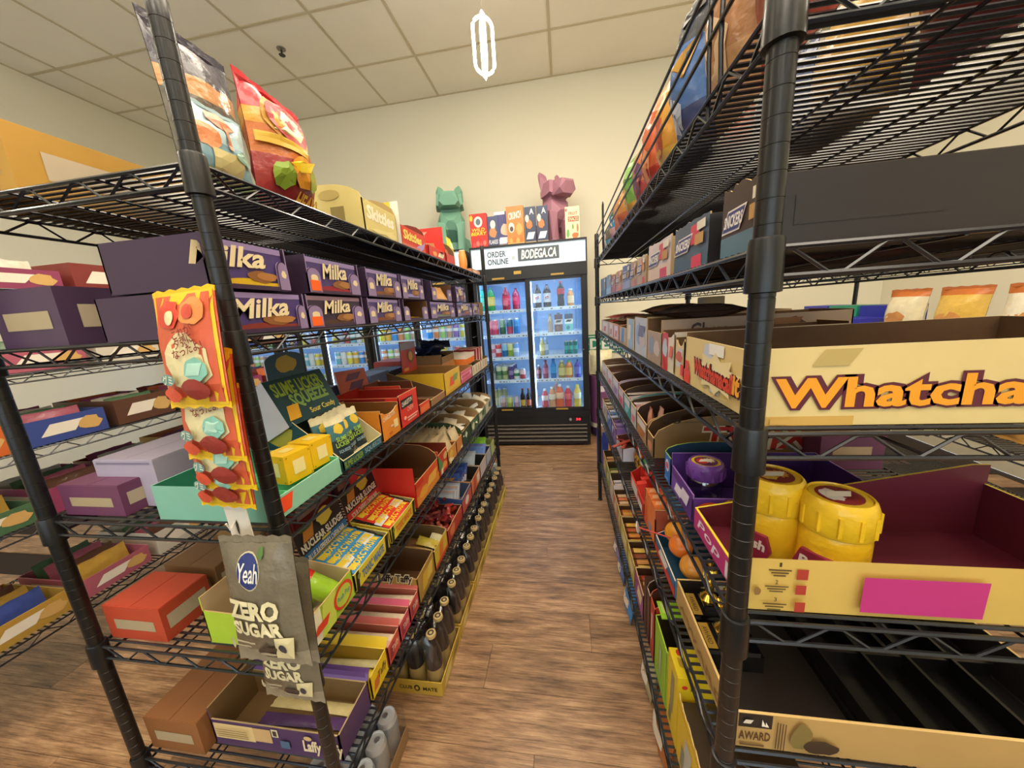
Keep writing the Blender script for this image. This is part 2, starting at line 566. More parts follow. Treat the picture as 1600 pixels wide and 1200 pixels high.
def edge_packs(T, label, cat, n, pw, ph, th, cols, lean=.2, z0=None, name='snack_packet', x=None, jit=.06, art=None):
    """packets standing with faces to the near end of the shelf, packed along y"""
    rr = random.Random(n + len(label))
    w, d, t = T['w'], T['d'], T['t']
    M0 = Matrix.LocRotScale(T.location, T.rotation_euler, None)
    sg = -1 if abs(T.rotation_euler.z) < .5 else 1
    for i in range(n):
        y = -w / 2 + t + .006 + (w - 2 * t - .012) * (i + .5) / n
        le = (lean + rr.uniform(-jit, jit))
        xx = (x if x is not None else -d / 2) + rr.uniform(-.004, .004)
        z = (z0 if z0 is not None else t) + ph / 2 * math.cos(le) + .002
        U = M0.to_3x3() @ Vector((-sg, 0, 0))
        V = M0.to_3x3() @ Vector((0, -sg * math.sin(le), math.cos(le)))
        c = cols[i % len(cols)]
        bd = c if isinstance(c, list) else bar_bands(c)
        pouch(name, lab16(label, ', %s from the near side' % ORD[i if sg < 0 else n - 1 - i], ', %s along' % ORD[i if sg < 0 else n - 1 - i]), cat, pw, ph, th, bd, frame(M0 @ Vector((xx, y, z)), U, V), seed=i % 3, nx=5, ny=8, group=label, art=art)
def pile(T, label, cat, n, pw, ph, th, cols, zlo, zhi, name='candy_packet', seed=1, xr=(.12, .88), wrinkle=.0012, flat=.35):
    """loose packets tumbled into a box"""
    rr = random.Random(seed)
    w, d = T['w'], T['d']
    M0 = Matrix.LocRotScale(T.location, T.rotation_euler, None)
    for i in range(n):
        p = Vector((-d * rr.uniform(*xr), (rr.random() - .5) * (w - ph * .75), zlo + (zhi - zlo) * i / max(1, n - 1)))
        a = rr.uniform(-.7, .7) + rr.choice((0, PI / 2))
        if pw > w * .8: a = PI / 2
        U = Vector((math.cos(a), math.sin(a), rr.uniform(-flat, flat))); V = Vector((-math.sin(a), math.cos(a), rr.uniform(-flat, flat)))
        c = cols[i % len(cols)]
        bd = c if isinstance(c, list) else bar_bands(c)
        pouch(name, label, cat, pw, ph, th, bd, frame(M0 @ p, M0.to_3x3() @ U, M0.to_3x3() @ V), seed=i % 4, nx=5, ny=8, group=label, wrinkle=wrinkle)

# ------------------------------------------------------------ bottles, cans, jars
def can_mesh(cols, r=.033, h=.122, top='c9ccd0'):
    key = ('can', tuple(cols), r, h)
    if key in _P: return _P[key]
    al = mat(top, .3, .8)
    n = len(cols)
    g = G(); body0, body1 = .012, h - .014
    pr = [(r * .72, .003, al), (r * .8, 0, al), (r * .97, .009, al)]
    for i, c in enumerate(cols):
        pr.append((r, body0 + (body1 - body0) * i / n, foil(c)))
    pr += [(r, body1, al), (r * .82, h - .003, al), (r * .84, h, al), (r * .78, h, al), (r * .76, h - .004, al), (r * .1, h - .004, al)]
    g.lathe(pr, al, 14)
    me = g.mesh('can', True); _P[key] = me
    return me
def can(label, cols, loc, r=.033, h=.122, group=None, name='drink_can'):
    T = tag(put(name, can_mesh(cols, r, h), None, loc, (0, 0, random.Random(loc[0] * 999).uniform(0, 6))), label, 'can', group)
    return T
def bottle(label, kind, loc, liquid, labelc, capc, s=1.0, group=None, clear=.4, art=None, name='drink_bottle'):
    lq = plastic(liquid, clear); cp = mat(capc, .4); lb = card(labelc)
    T = thing(name, label, 'bottle', loc, 0, group)
    P = {'soda': ([(.042, 0), (.052, .012), (.053, .05), (.053, .07), (.053, .185), (.05, .205), (.035, .245), (.016, .272), (.013, .283)], (.07, .185, .0538), .283, .3),
         'cola': ([(.03, 0), (.041, .01), (.041, .06), (.035, .105), (.042, .14), (.0425, .195), (.033, .225), (.015, .255), (.012, .265)], (.14, .2, .0431), .265, .282),
         'small': ([(.026, 0), (.034, .008), (.034, .06), (.031, .075), (.034, .09), (.034, .13), (.027, .155), (.015, .178), (.013, .185)], (.08, .135, .0348), .185, .203),
         'juice': ([(.026, 0), (.032, .008), (.032, .105), (.026, .13), (.017, .142), (.017, .15)], (.03, .1, .0326), .15, .166),
         'beer': ([(.026, 0), (.03, .006), (.03, .12), (.026, .145), (.014, .175), (.012, .21)], (.03, .1, .0306), .21, .222),
         'tall': ([(.024, 0), (.03, .008), (.03, .06), (.027, .1), (.03, .135), (.022, .16), (.014, .18), (.013, .19)], (.06, .13, .0312), .19, .215)}[kind]
    pr, (l0, l1, lr), c0, c1 = P
    g = G(); g.lathe([(r * s, z * s) for r, z in pr], lq, 18); g.build('bottle_body', T, True)
    # label sleeve follows the body
    def rad(z):
        for (r0, z0), (r1, z1) in zip(pr, pr[1:]):
            if z0 <= z <= z1: return r0 + (r1 - r0) * (z - z0) / max(1e-6, z1 - z0)
        return pr[-1][0]
    zs = sorted(set([l0, l1] + [z for _, z in pr if l0 < z < l1]))
    g = G(); N = 18
    for a, b in zip(zs, zs[1:]):
        for j in range(N):
            t0, t1 = 2 * PI * j / N, 2 * PI * (j + 1) / N
            ra, rb = (rad(a) + .0012) * s, (rad(b) + .0012) * s
            g.face([(ra * math.cos(t0), ra * math.sin(t0), a * s), (ra * math.cos(t1), ra * math.sin(t1), a * s), (rb * math.cos(t1), rb * math.sin(t1), b * s), (rb * math.cos(t0), rb * math.sin(t0), b * s)], lb)
    g.build('label_sleeve', T, True)
    q = .0155 if kind in ('soda', 'cola', 'small', 'tall') else (.0185 if kind == 'juice' else .0135)
    g = G(); g.lathe([(q * s, c0 * s), (q * s, (c1 - .002) * s), (q * .85 * s, c1 * s)], cp, 16); g.build('cap', T, True)
    if art:    # flat emblem wrapped on the front (-y) of the label
        for it in art:
            kind2, a0, z0, a1, z1, colr = it
            pts = shape_pts(kind2); g = G()
            def Q(u, v):
                th = -PI / 2 + a0 + (a1 - a0) * u; z = z0 + (z1 - z0) * v
                r = (max(rad(z), rad((z0 + z1) / 2)) + .0022 + .0004 * art.index(it)) * s
                return (r * math.cos(th), r * math.sin(th), z * s)
            c = Q(.5, .5)
            for i in range(len(pts)):
                g.face([c, Q(*pts[i]), Q(*pts[(i + 1) % len(pts)])], card(colr))
            put('emblem', g.mesh('emblem', fix=False), T)
    return T

# ------------------------------------------------------------ wire shelving
def post_mesh(h):
    g = G(); pr = [(.0122, 0), (.0132, .004)]
    z = .0254
    while z < h - .02:
        pr += [(.0132, z - .0008), (.0127, z - .0004), (.0127, z + .0004), (.0132, z + .0008)]
        z += .0254
    pr += [(.0132, h - .004), (.011, h)]
    g.lathe(pr, BLACKM, 18)
    return g.mesh('post', True)
def collar_mesh():
    g = G()
    g.lathe([(.0155, -.047), (.0185, -.046), (.0175, .008), (.0165, .0115), (.0145, .012)], BLACKM, 20)
    return g.mesh('shelf_collar', True)
def wire_rack(label, x0, x1, y0, y1, zs, ph, group=None, detail=True, group_cat='shelf unit'):
    """x0, x1: post lines front and back; zs: shelf heights (top of rails)"""
    T = thing('wire_shelving_unit', label, group_cat, ((x0 + x1) / 2, (y0 + y1) / 2, 0), 0, group)
    cx, cy = (x0 + x1) / 2, (y0 + y1) / 2
    hx, hy = abs(x1 - x0) / 2, (y1 - y0) / 2
    pm = post_mesh(ph); cm = collar_mesh()
    for sx in (-1, 1):
        for sy in (-1, 1):
            p = put('post', pm, T, (sx * hx, sy * hy, 0))
            g = G(); g.lathe([(.017, -.001), (.017, .006), (.008, .014)], BLACKM, 12); g.build('levelling_foot', p, True)
    sm = {}
    for z in zs:
        S = bpy.data.objects.new('wire_shelf', None); S.empty_display_size = .05
        COL.objects.link(S); S.parent = T; S.location = (0, 0, z)
        if not sm:
            e = .0125
            def rail(zz, r):
                g = G()
                g.tube([(-hx + e, -hy, zz), (hx - e, -hy, zz)], r, WIREM); g.tube([(-hx + e, hy, zz), (hx - e, hy, zz)], r, WIREM)
                g.tube([(-hx, -hy + e, zz), (-hx, hy - e, zz)], r, WIREM); g.tube([(hx, -hy + e, zz), (hx, hy - e, zz)], r, WIREM)
                return g.mesh('edge_rail', True)
            sm['edge_rail'] = [rail(-.003, .0032), rail(-.034, .0034)]
            g = G()
            def zig(a, b, fixed, ax):
                n = max(2, int(round((b - a) / .052)))
                pts = []
                for i in range(n + 1):
                    t = a + (b - a) * i / n
                    for dt, zz in ((-.008, -.0325), (.008, -.0325)) if i % 1 == 0 and i % 2 else ((-.008, -.006), (.008, -.006)):
                        q = min(max(t + dt, a), b)
                        pts.append((q, fixed, zz) if ax == 'x' else (fixed, q, zz))
                g.tube(pts, .0022, WIREM, 5)
            for sx in (-1, 1): zig(-hy + .02, hy - .02, sx * hx, 'y')
            for sy in (-1, 1): zig(-hx + .02, hx - .02, sy * hy, 'x')
            sm['zigzag_wire'] = [g.mesh('zigzag_wire', True)]
            g = G(); n = int((2 * hy - .03) / .0165)
            for i in range(n + 1):
                y = -hy + .015 + (2 * hy - .03) * i / n
                g.tube([(-hx, y, -.0012), (hx, y, -.0026)], .003, WIREM, 5)
            sm['deck_wires'] = [g.mesh('deck_wires', False)]
            g = G()
            for k in (-.33, .33):
                g.tube([(k * 2 * hx * .5, -hy, -.005), (k * 2 * hx * .5, hy, -.005)], .0028, WIREM, 6)
                g.tube([(k * 2 * hx * .5, -hy, -.03), (k * 2 * hx * .5, hy, -.03)], .0022, WIREM, 5)
            sm['support_rod'] = [g.mesh('support_rod', True)]
        for nm, ml in sm.items():
            for me in ml:
                o = put(nm, me, S)
                if nm == 'deck_wires': o['kind'] = 'stuff'
        for sx in (-1, 1):
            for sy in (-1, 1):
                put('shelf_collar', cm, S, (sx * hx, sy * hy, -.004))
    return T

# ============================================================ THE SETTING
def wood():
    m = bpy.data.materials.new('vinyl_wood')
    m.use_nodes = True
    nt = m.node_tree; N = nt.nodes; L = nt.links
    b = N['Principled BSDF']
    b.inputs['Roughness'].default_value = .36
    tc = N.new('ShaderNodeTexCoord'); oi = N.new('ShaderNodeObjectInfo')
    off = N.new('ShaderNodeVectorMath'); off.operation = 'ADD'
    sc = N.new('ShaderNodeVectorMath'); sc.operation = 'SCALE'; sc.inputs['Scale'].default_value = 9.0
    comb = N.new('ShaderNodeCombineXYZ')
    for k in ('X', 'Y', 'Z'): L.new(oi.outputs['Random'], comb.inputs[k])
    L.new(comb.outputs[0], sc.inputs[0]); L.new(tc.outputs['Object'], off.inputs[0]); L.new(sc.outputs[0], off.inputs[1])
    mp = N.new('ShaderNodeMapping'); mp.inputs['Scale'].default_value = (2.0, 13, 1)
    L.new(off.outputs[0], mp.inputs['Vector'])
    n1 = N.new('ShaderNodeTexNoise'); n1.inputs['Scale'].default_value = 2.6; n1.inputs['Detail'].default_value = 8; n1.inputs['Roughness'].default_value = .68
    L.new(mp.outputs[0], n1.inputs['Vector'])
    mp2 = N.new('ShaderNodeMapping'); mp2.inputs['Scale'].default_value = (1.6, 46, 1); L.new(off.outputs[0], mp2.inputs['Vector'])
    n2 = N.new('ShaderNodeTexNoise'); n2.inputs['Scale'].default_value = 5; n2.inputs['Detail'].default_value = 4; L.new(mp2.outputs[0], n2.inputs['Vector'])
    rp = N.new('ShaderNodeValToRGB'); e = rp.color_ramp.elements
    e[0].position = .28; e[0].color = rgb('57412f') + (1,)
    e[1].position = .75; e[1].color = rgb('cfa980') + (1,)
    x = e.new(.5); x.color = rgb('9c7858') + (1,)
    L.new(n1.outputs['Fac'], rp.inputs[0])
    r2 = N.new('ShaderNodeValToRGB'); r2.color_ramp.elements[0].position = .36; r2.color_ramp.elements[0].color = (.45, .40, .36, 1); r2.color_ramp.elements[1].position = .52; r2.color_ramp.elements[1].color = (1, 1, 1, 1)
    L.new(n2.outputs['Fac'], r2.inputs[0])
    mu = N.new('ShaderNodeMix'); mu.data_type = 'RGBA'; mu.blend_type = 'MULTIPLY'; mu.inputs[0].default_value = .75
    L.new(rp.outputs[0], mu.inputs[6]); L.new(r2.outputs[0], mu.inputs[7])
    mr = N.new('ShaderNodeMapRange'); mr.inputs[3].default_value = .88; mr.inputs[4].default_value = 1.14; L.new(oi.outputs['Random'], mr.inputs[0])
    hs = N.new('ShaderNodeHueSaturation'); L.new(mr.outputs[0], hs.inputs['Value']); L.new(mu.outputs[2], hs.inputs['Color'])
    L.new(hs.outputs[0], b.inputs['Base Color'])
    bp = N.new('ShaderNodeBump'); bp.inputs['Strength'].default_value = .25; bp.inputs['Distance'].default_value = .002
    L.new(n2.outputs['Fac'], bp.inputs['Height']); L.new(bp.outputs[0], b.inputs['Normal'])
    return m
WALLM = mat('ddd8c3', .85, 0, .03, 1.6, .02)
CEILM = mat('f2ecdc', .9, 0, .05, 3, .05)
X0, X1, Y0, Y1 = -4.6, 3.2, -4.5, 4.1
g = G(); g.box(X0, X1, Y0, Y1, -.1, -.006, mat('2b1e17', .8)); floor = struct(g.build('floor'))
WOODM = wood()
pw, pl = .18, 1.22
pm = None
g = G(); e = .0007
g.box(-pl / 2 + e, pl / 2 - e, -pw / 2 + e, pw / 2 - e, -.006, 0, WOODM)
pm = g.mesh('plank')
rr = random.Random(5)
j = 0; y = -.62
while y < Y1:
    x = -3.6 + [0, .41, .83, .2, .62, 1.03][j % 6]
    while x < 2.6:
        yy = min(y + pw / 2, Y1)
        put('plank', pm, floor, (x, y + pw / 2, 0)); x += pl
    y += pw; j += 1
def wall(name, x0, x1, y0, y1, z0=0, z1=CEIL_Z):
    g = G(); g.box(x0, x1, y0, y1, z0, z1, WALLM); return struct(g.build(name))
wall('wall_back', X0, X1, Y1, Y1 + .12)
wall('wall_left', X0 - .12, X0, Y0, Y1)
wall('wall_right', X1, X1 + .12, Y0, Y1)
g = G()
for a in ((X0, -3.4, 0, CEIL_Z), (2.4, X1, 0, CEIL_Z), (-3.4, 2.4, 0, .5), (-3.4, 2.4, 2.9, CEIL_Z)):
    g.box(a[0], a[1], Y0 - .12, Y0, a[2], a[3], WALLM)
struct(g.build('wall_front'))
g = G()
for x in (-3.4, -1.47, .46, 2.36): g.box(x, x + .05, Y0 - .08, Y0 - .02, .5, 2.9, BLACKM)
for z in (.5, 2.85): g.box(-3.4, 2.41, Y0 - .08, Y0 - .02, z, z + .05, BLACKM)
win = struct(g.build('added_window_1'))  # unseen shop window, added to let daylight in from behind the camera
for x in (-3.35, -1.42, .51):
    g = G(); g.box(x, x + 1.88, Y0 - .055, Y0 - .05, .55, 2.85, glassy('f4f8f8', .06)); g.build('pane', win)
for nm, a in (('baseboard_back', (X0, X1, Y1 - .012, Y1)), ('baseboard_right', (X1 - .012, X1, Y0, Y1)), ('baseboard_left', (X0, X0 + .012, Y0, Y1))):
    g = G(); g.box(a[0], a[1], a[2], a[3], 0, .09, mat('d8cfb8', .6)); struct(g.build(nm))
# suspended ceiling: slab, T-bars, lay-in tiles
g = G(); g.box(X0, X1, Y0, Y1, CEIL_Z + .02, CEIL_Z + .1, CEILM); ceiling = struct(g.build('ceiling'))
xs = [-4.6, -4.27, -3.66, -3.05, -2.44, -1.835, -1.245, -.04, 1.2, 2.4, 3.2]
ys = [Y1 - .61 * i for i in range(0, 14)] + [Y0]
TB = mat('c9bd9f', .6, 0, .04)
g = G()
for x in xs[1:-1]: g.box(x - .011, x + .011, Y0, Y1, CEIL_Z - .004, CEIL_Z + .02, TB)
g.build('grid_runner', ceiling)
g = G()
for y in ys[1:-1]: g.box(X0, X1, y - .011, y + .011, CEIL_Z - .0038, CEIL_Z + .02, TB)
g.box(X0, X1, Y1 - .02, Y1, CEIL_Z - .005, CEIL_Z + .02, TB); g.box(X0, X0 + .02, Y0, Y1, CEIL_Z - .005, CEIL_Z + .02, TB); g.box(X1 - .02, X1, Y0, Y1, CEIL_Z - .005, CEIL_Z + .02, TB)
g.build('grid_cross_bar', ceiling)
ADDED_PANELS = [(7, 3), (6, 3), (7, 4), (6, 5), (7, 6), (6, 7), (7, 7), (6, 9), (4, 7), (8, 7), (4, 10), (8, 10), (3, 5), (8, 5)]  # grid cells of unseen light panels, added to brighten shelves and floor
for a in range(len(xs) - 1):
    for c in range(len(ys) - 1):
        x0, x1, y0, y1 = xs[a] + .0115, xs[a + 1] - .0115, ys[c + 1] + .0115, ys[c] - .0115
        if y1 - y0 < .02: continue
        if (a, c) in ADDED_PANELS:
            T = thing('added_light_panel', 'added flat light panel set in the ceiling grid out of view', 'light', ((x0 + x1) / 2, (y0 + y1) / 2, CEIL_Z), 0, 'added ceiling light panels out of view')
            w, h = (x1 - x0) / 2, (y1 - y0) / 2
            g = G(); g.box(-w, w, -h, h, .008, .018, mat('f2f2ee', .5)); g.build('frame', T)
            g = G(); g.box(-w + .02, w - .02, -h + .02, h - .02, -.002, .008, emit('fff0d8', PANEL_STRENGTH)); g.build('diffuser', T)
            continue
        g = G(); g.box(x0, x1, y0, y1, CEIL_Z + .0005, CEIL_Z + .018, CEILM); g.build('ceiling_tile', ceiling)
# sprinkler head on a tile
T = thing('sprinkler_head', 'small dark sprinkler head on a ceiling tile above the purple chocolate shelf', 'sprinkler', (-2.3, 3.14, CEIL_Z))
g = G(); g.lathe([(.035, 0), (.034, -.006), (.012, -.01)][::-1], mat('8a857a', .4, .6), 14); g.build('escutcheon', T, True)
g = G(); g.lathe([(.024, -.05), (.026, -.047), (.006, -.044), (.007, -.008)], mat('3a3835', .4, .7), 12); g.build('deflector', T, True)

# ------------------------------------------------------------ pendant lamps
GLOW = emit('fff1d4', 16.0)
def pendant(label, x, y, zc, s, group=None):
    T = thing('pendant_lamp', label, 'lamp', (x, y, zc), .35, group)
    R, H = .054 * s, .085 * s
    for k in range(2):
        g = G()
        pts = [(R * math.cos(a), 0, (H if math.sin(a) >= 0 else -H) + R * math.sin(a) * .95) for a in [PI * i / 10 for i in range(0, 11)]] + \
              [(R * math.cos(a), 0, -H + R * math.sin(a) * .95) for a in [PI + PI * i / 10 for i in range(0, 11)]]
        g.tube(pts, .0085 * s, GLOW, 8, True)
        o = g.build('light_loop', T, True); o.rotation_euler = (0, 0, k * PI / 2)
    g = G(); g.lathe([(.001, -.165 * s), (.008 * s, -.148 * s), (.010 * s, -.13 * s), (.007 * s, -.1 * s)], GLOW, 10); g.build('finial', T, True)
    g = G(); g.lathe([(.007 * s, .1 * s), (.011 * s, .135 * s), (.009 * s, .155 * s), (.003 * s, .165 * s)], GLOW, 10); g.build('socket', T, True)
    g = G(); g.tube([(0, 0, .16 * s), (0, 0, CEIL_Z - zc - .02)], .0016, mat('6d675c', .5), 6); g.build('cord', T, True)
    g = G(); g.lathe([(.05, CEIL_Z - zc - .026), (.052, CEIL_Z - zc - .006), (.05, CEIL_Z - zc - .005)], mat('d9d2c0', .4), 18); g.build('canopy', T, True)
    li = bpy.data.lights.new('pendant_light', 'POINT'); li.energy = PENDANT_W; li.color = WARM; li.shadow_soft_size = .06 * s
    lo = bpy.data.objects.new('pendant_light', li); COL.objects.link(lo); lo.location = (x, y, zc)
pendant('glowing cage shaped pendant lamp on a thin cord over the aisle', -.385, 2.2, 2.845, 1.0)
ADDED_LAMP = 'added glowing cage pendant lamp hung out of view to light the racks'
for p in ((-.35, -.6), (-2.9, .4), (2.3, .9), (-.35, -2.6)):  # further lamps added beyond the view for their light
    pendant(ADDED_LAMP, p[0], p[1], 2.85, 1.0, 'added pendant lamps out of view')

# ------------------------------------------------------------ refrigerators
FB = mat('17171a', .35, .1, .1, 30)
LINER = mat('bcdaf6', .5, 0, .03)
FWHITE = mat('dfeaf6', .4, 0, .03)
LED = emit('c8e2ff', 15.0)
def fridge(label, xa, xb, yf, sign=None):
    w = xb - xa; cx = (xa + xb) / 2; d = .66
    T = thing('display_refrigerator', label, 'refrigerator', (cx, yf, 0))
    h = w / 2; H = 2.02; z0, z1 = .39, 1.70
    g = G()
    g.box(-h, -h + .035, 0.02, d, .04, H, [FB, LINER, FB, FB, FB, FB]); g.box(h - .035, h, 0.02, d, .04, H, [LINER, FB, FB, FB, FB, FB])
    g.box(-h + .035, h - .035, d - .04, d, .04, H, [FB, FB, LINER, FB, FB, FB])
    g.box(-h + .035, h - .035, .06, d - .04, .33, z0 - .002, [FB, FB, FB, FB, FB, FWHITE]); g.box(-h + .035, h - .035, .06, d - .04, z1 + .004, H, [FB, FB, FB, FB, FWHITE, FB])
    g.box(-h + .01, h - .01, .05, d, .04, .33, FB)
    g.build('cabinet', T)
    g = G()
    g.box(-h, h, -.012, .055, z1, 1.815, FB); g.box(-h, h, -.012, .02, 2.003, H, FB)
    g.box(-h, -h + .012, -.012, .02, 1.815, 2.003, FB); g.box(h - .012, h, -.012, .02, 1.815, 2.003, FB)
    g.build('header_frame', T); g = G()
    g.box(-h, h, -.012, .055, .33, z0, FB); g.box(-h, h, 0.0, .05, .245, .33, FB); g.box(-h, h, .01, .05, .02, .05, FB)
    g.box(-h, -h + .03, -.004, .05, .05, .245, FB); g.box(h - .03, h, -.004, .05, .05, .245, FB)
    g.build('base_frame', T)
    P = bpy.data.objects.new('lit_header', None); COL.objects.link(P); P.parent = T; P.empty_display_size = .05
    g = G(); g.box(-h + .012, h - .012, 0, .018, 1.815, 2.003, emit('c4d6e4', .42)); g.build('light_panel', P)
    if sign: prints(P, Face((-h + .012, -.0003, 1.815), (1, 0, 0), (0, 0, 1), w - .024, .188), sign)
    for z in (.07, .112, .154, .196, .238):
        g = G(); g.prism([(.006, z - .009), (-.004, z - .013), (-.006, z - .009), (.02, z + .007)], 'x', -h + .03, h - .03, *([mat('77726c', .35, .5)] * 3)); g.build('louvre', T)
    g = G(); g.lathe([(.015, 0), (.015, .012), (.012, .016)], mat('b9b9b9', .3, .8), 14); o = g.build('knob', T, True, (h - .195, 0, .292), (PI / 2, 0, 0))
    g = G(); g.box(h - .165, h - .07, -.003, .002, .272, .312, mat('101012', .2)); o = g.build('temperature_display', T)
    prints(o, Face((h - .165, -.0034, .272), (1, 0, 0), (0, 0, 1), .095, .04), [('txt', .25, .2, .75, .8, emit('ff2a3c', 2.5), {'s': '38'})])
    for sx in (-1, 1):
        D = bpy.data.objects.new('sliding_door', None); COL.objects.link(D); D.parent = T; D.empty_display_size = .05
        a, b = (-h + .012, .0) if sx < 0 else (-.03, h - .012)
        yy = .035 if sx < 0 else .0
        g = G(); fw = .04
        g.box(a, a + fw, yy, yy + .028, z0, z1, FB); g.box(b - fw - (.008 if sx > 0 else 0), b, yy, yy + .028, z0, z1, FB)
        g.box(a + fw, b - fw, yy, yy + .028, z0, z0 + .028, FB); g.box(a + fw, b - fw, yy, yy + .028, z1 - .025, z1, FB)
        g.build('door_frame', D)
        g = G(); g.box(a + fw, b - fw, yy + .012, yy + .016, z0 + .028, z1 - .025, glassy('f2f9ff', .035)); g.build('glass', D)
        for zz, wd in ((z0 + .01, .12), (z1 + .012, .12)):
            xm = (a + b) / 2 + (.02 if sx > 0 else -.02)
            g = G(); g.box(xm - wd / 2, xm + wd / 2, -.0135, -.012, zz, zz + .016, mat('b08f3a', .5)); g.build('door_sticker', D)
        xq = a + fw + (.003 if sign is sign1 else -.02) if sx > 0 else b - fw * .5
        g = G(); g.box(xq - .004, xq + .004, .075, .085, z0 + .03, z1 - .03, LED); g.build('led_strip', T)
        xq = b - fw * .6 if sx > 0 else a + fw * .5
        g = G(); g.box(xq - .003, xq + .003, .075, .082, z0 + .03, z1 - .03, LED); g.build('led_strip', T)
    g = G(); g.box(-h + .05, h - .05, .09, .12, z1 - .014, z1 - .004, LED); g.build('led_strip', T)
    g = G(); g.lathe([(.006, 0), (.006, .008)], mat('9a9a9a', .3, .8), 10); g.build('lock', T, True, (h - .05, 0, 1.0), (PI / 2, 0, 0))
    for z in SHELVES:
        S = bpy.data.objects.new('fridge_shelf', None); COL.objects.link(S); S.parent = T; S.location = (0, 0, z); S.empty_display_size = .05
        g = G()
        for i in range(9): g.box(-h + .04, h - .04, .1 + i * .06, .106 + i * .06, -.006, 0, FWHITE)
        for i in range(int(w / .03)): g.box(-h + .05 + i * .03, -h + .053 + i * .03, .09, d - .05, -.004, -.0005, FWHITE)
        o = g.build('shelf_wires', S); o['kind'] = 'stuff'
        g = G(); g.box(-h + .04, h - .04, .082, .09, -.026, .006, FWHITE)
        rr = random.Random(int(z * 100))
        x = -h + .06
        while x < h - .1:
            q = rr.choice((.012, .02, .008)); g.box(x, x + q, .0812, .082, -.017, -.007, mat('5a646e', .5)); x += q + rr.choice((.012, .02, .03, .07))
        g.build('price_rail', S)
    return T
SHELVES = (.70, .94, 1.17, 1.418)
FY = 3.38
hw = 1.076
def su(x): return (x + .318) / hw     # header position (world x) -> u
sign1 = [('txt', su(-.70), .54, su(-.52), .82, '39424d', {'s': 'ORDER', 'bold': .02}), ('txt', su(-.70), .18, su(-.50), .46, '39424d', {'s': 'ONLINE', 'bold': .02}),
         ('blob', su(-.50), .25, su(-.38), .8, 'f4f8fb', {'seed': 3}), ('blob', su(-.47), .32, su(-.43), .55, 'b9c6d0', {'seed': 5}),
         ('rect', su(-.405), .25, su(-.02), .86, '515c66'), ('txt', su(-.375), .33, su(-.045), .78, 'f6fafc', {'s': 'BODEGA.CA', 'shear': .2, 'bold': .03})]
sign1 = [(a[0], a[1] + .5, a[2], a[3] + .5, *a[4:]) for a in sign1]
F1 = fridge('two door refrigerator with the lit ORDER ONLINE header at the aisle end', -.868, .232, FY, sign1)
o = G(); o.box(-.1 - .035, -.1 + .035, -.0135, -.012, 1.748, 1.776, mat('c49f3e', .5)); o.build('oval_sticker', F1)
sign2 = [('rect', .2, .3, .8, .8, '8a949c')]
F2 = fridge('two door refrigerator directly beside the ORDER ONLINE one, seen through the racks', -2.03, -.93, FY, sign2)
F3 = fridge('two door refrigerator third along the back wall from the ORDER ONLINE one', -3.14, -2.04, FY, sign2)
F4 = fridge('two door refrigerator at the far corner of the back wall', -4.25, -3.15, FY, sign2)

# drinks in the first refrigerator: (kind, x, y, shelf, liquid, label, cap, scale, words)
SB = .39
def B(kind, x, z, liquid, lab, cap, s, label, y=3.5, clear=.4, art=None):
    return bottle(label, kind, (x, y, z + .001), liquid, lab, cap, s, clear=clear, art=art)
globe = [('oval', -.62, .105, .62, .168, 'f4f4f4'), ('swoosh', -.6, .118, .6, .168, 'c8262f'), ('swoosh', -.6, .105, .6, .138, '2650a5')]
B('soda', -.25, 1.418, '2a1410', 'd8dde6', '2a2f3c', .76, 'big cola bottle with a pale grey label, top shelf of the refrigerator', art=globe)
B('soda', -.155, 1.418, '2a1410', 'd8dde6', '2a2f3c', .76, 'second big cola bottle with a pale grey label beside its twin', y=3.53, art=globe)
B('cola', -.02, 1.418, '1d0d0a', 'c4202c', 'c4202c', .86, 'curvy dark cola bottle with a red label, top shelf')
B('juice', .075, 1.418, 'f0a24a', 'f5d9a8', 'e8edf2', 1.0, 'small orange juice bottle beside the curvy cola bottle')
B('soda', -.72, 1.418, '3fae63', 'd5c44a', '2f9a4e', .76, 'big green soda bottle with a yellow label, top shelf', clear=.6)
B('soda', -.565, 1.418, 'b53a52', 'd93a5e', '8c1f33', .76, 'big red soda bottle on the top shelf of the refrigerator')
B('soda', -.475, 1.418, 'b53a52', 'd93a5e', '8c1f33', .72, 'smaller looking red soda bottle partly behind its twin', y=3.58)
B('soda', -.81, 1.418, '35c9b4', '42d8c2', '2c9f8f', .74, 'big turquoise soda bottle near the edge of the refrigerator')
def cn(x, z, cols, label, y=3.5, r=.031, h=.15): return can(label, cols, (x, y, z + .001), r, h)
for x, cols, word in ((-.76, ['cf4f78', 'e36f93'], 'rose pink'), (-.695, ['d94c6c', 'f07896', 'd94c6c'], 'bright pink'), (-.62, ['3d6a58', '6f9a80'], 'dark green'), (-.545, ['b8475e', '3f6f8e'], 'red and blue'), (-.475, ['2f78c8', '4e9ade'], 'blue')):
    cn(x, 1.17, cols, word + ' tall drink can on the second shelf of the lit refrigerator', h=.168)
for x, cols, word in ((-.74, ['d8c6dc', 'c26a8c', 'd8c6dc'], 'lilac and pink'), (-.68, ['c93a44', 'e3c9cf', 'c93a44'], 'red and white'), (-.615, ['2f6fae', '86b6dc'], 'blue'), (-.555, ['89a64a', 'c9cf8a'], 'olive green'), (-.495, ['9ec3ea', 'd5e6f6', '6f9fd8'], 'pale blue')):
    cn(x, .94, cols, word + ' drink can on the middle shelf of the lit refrigerator')
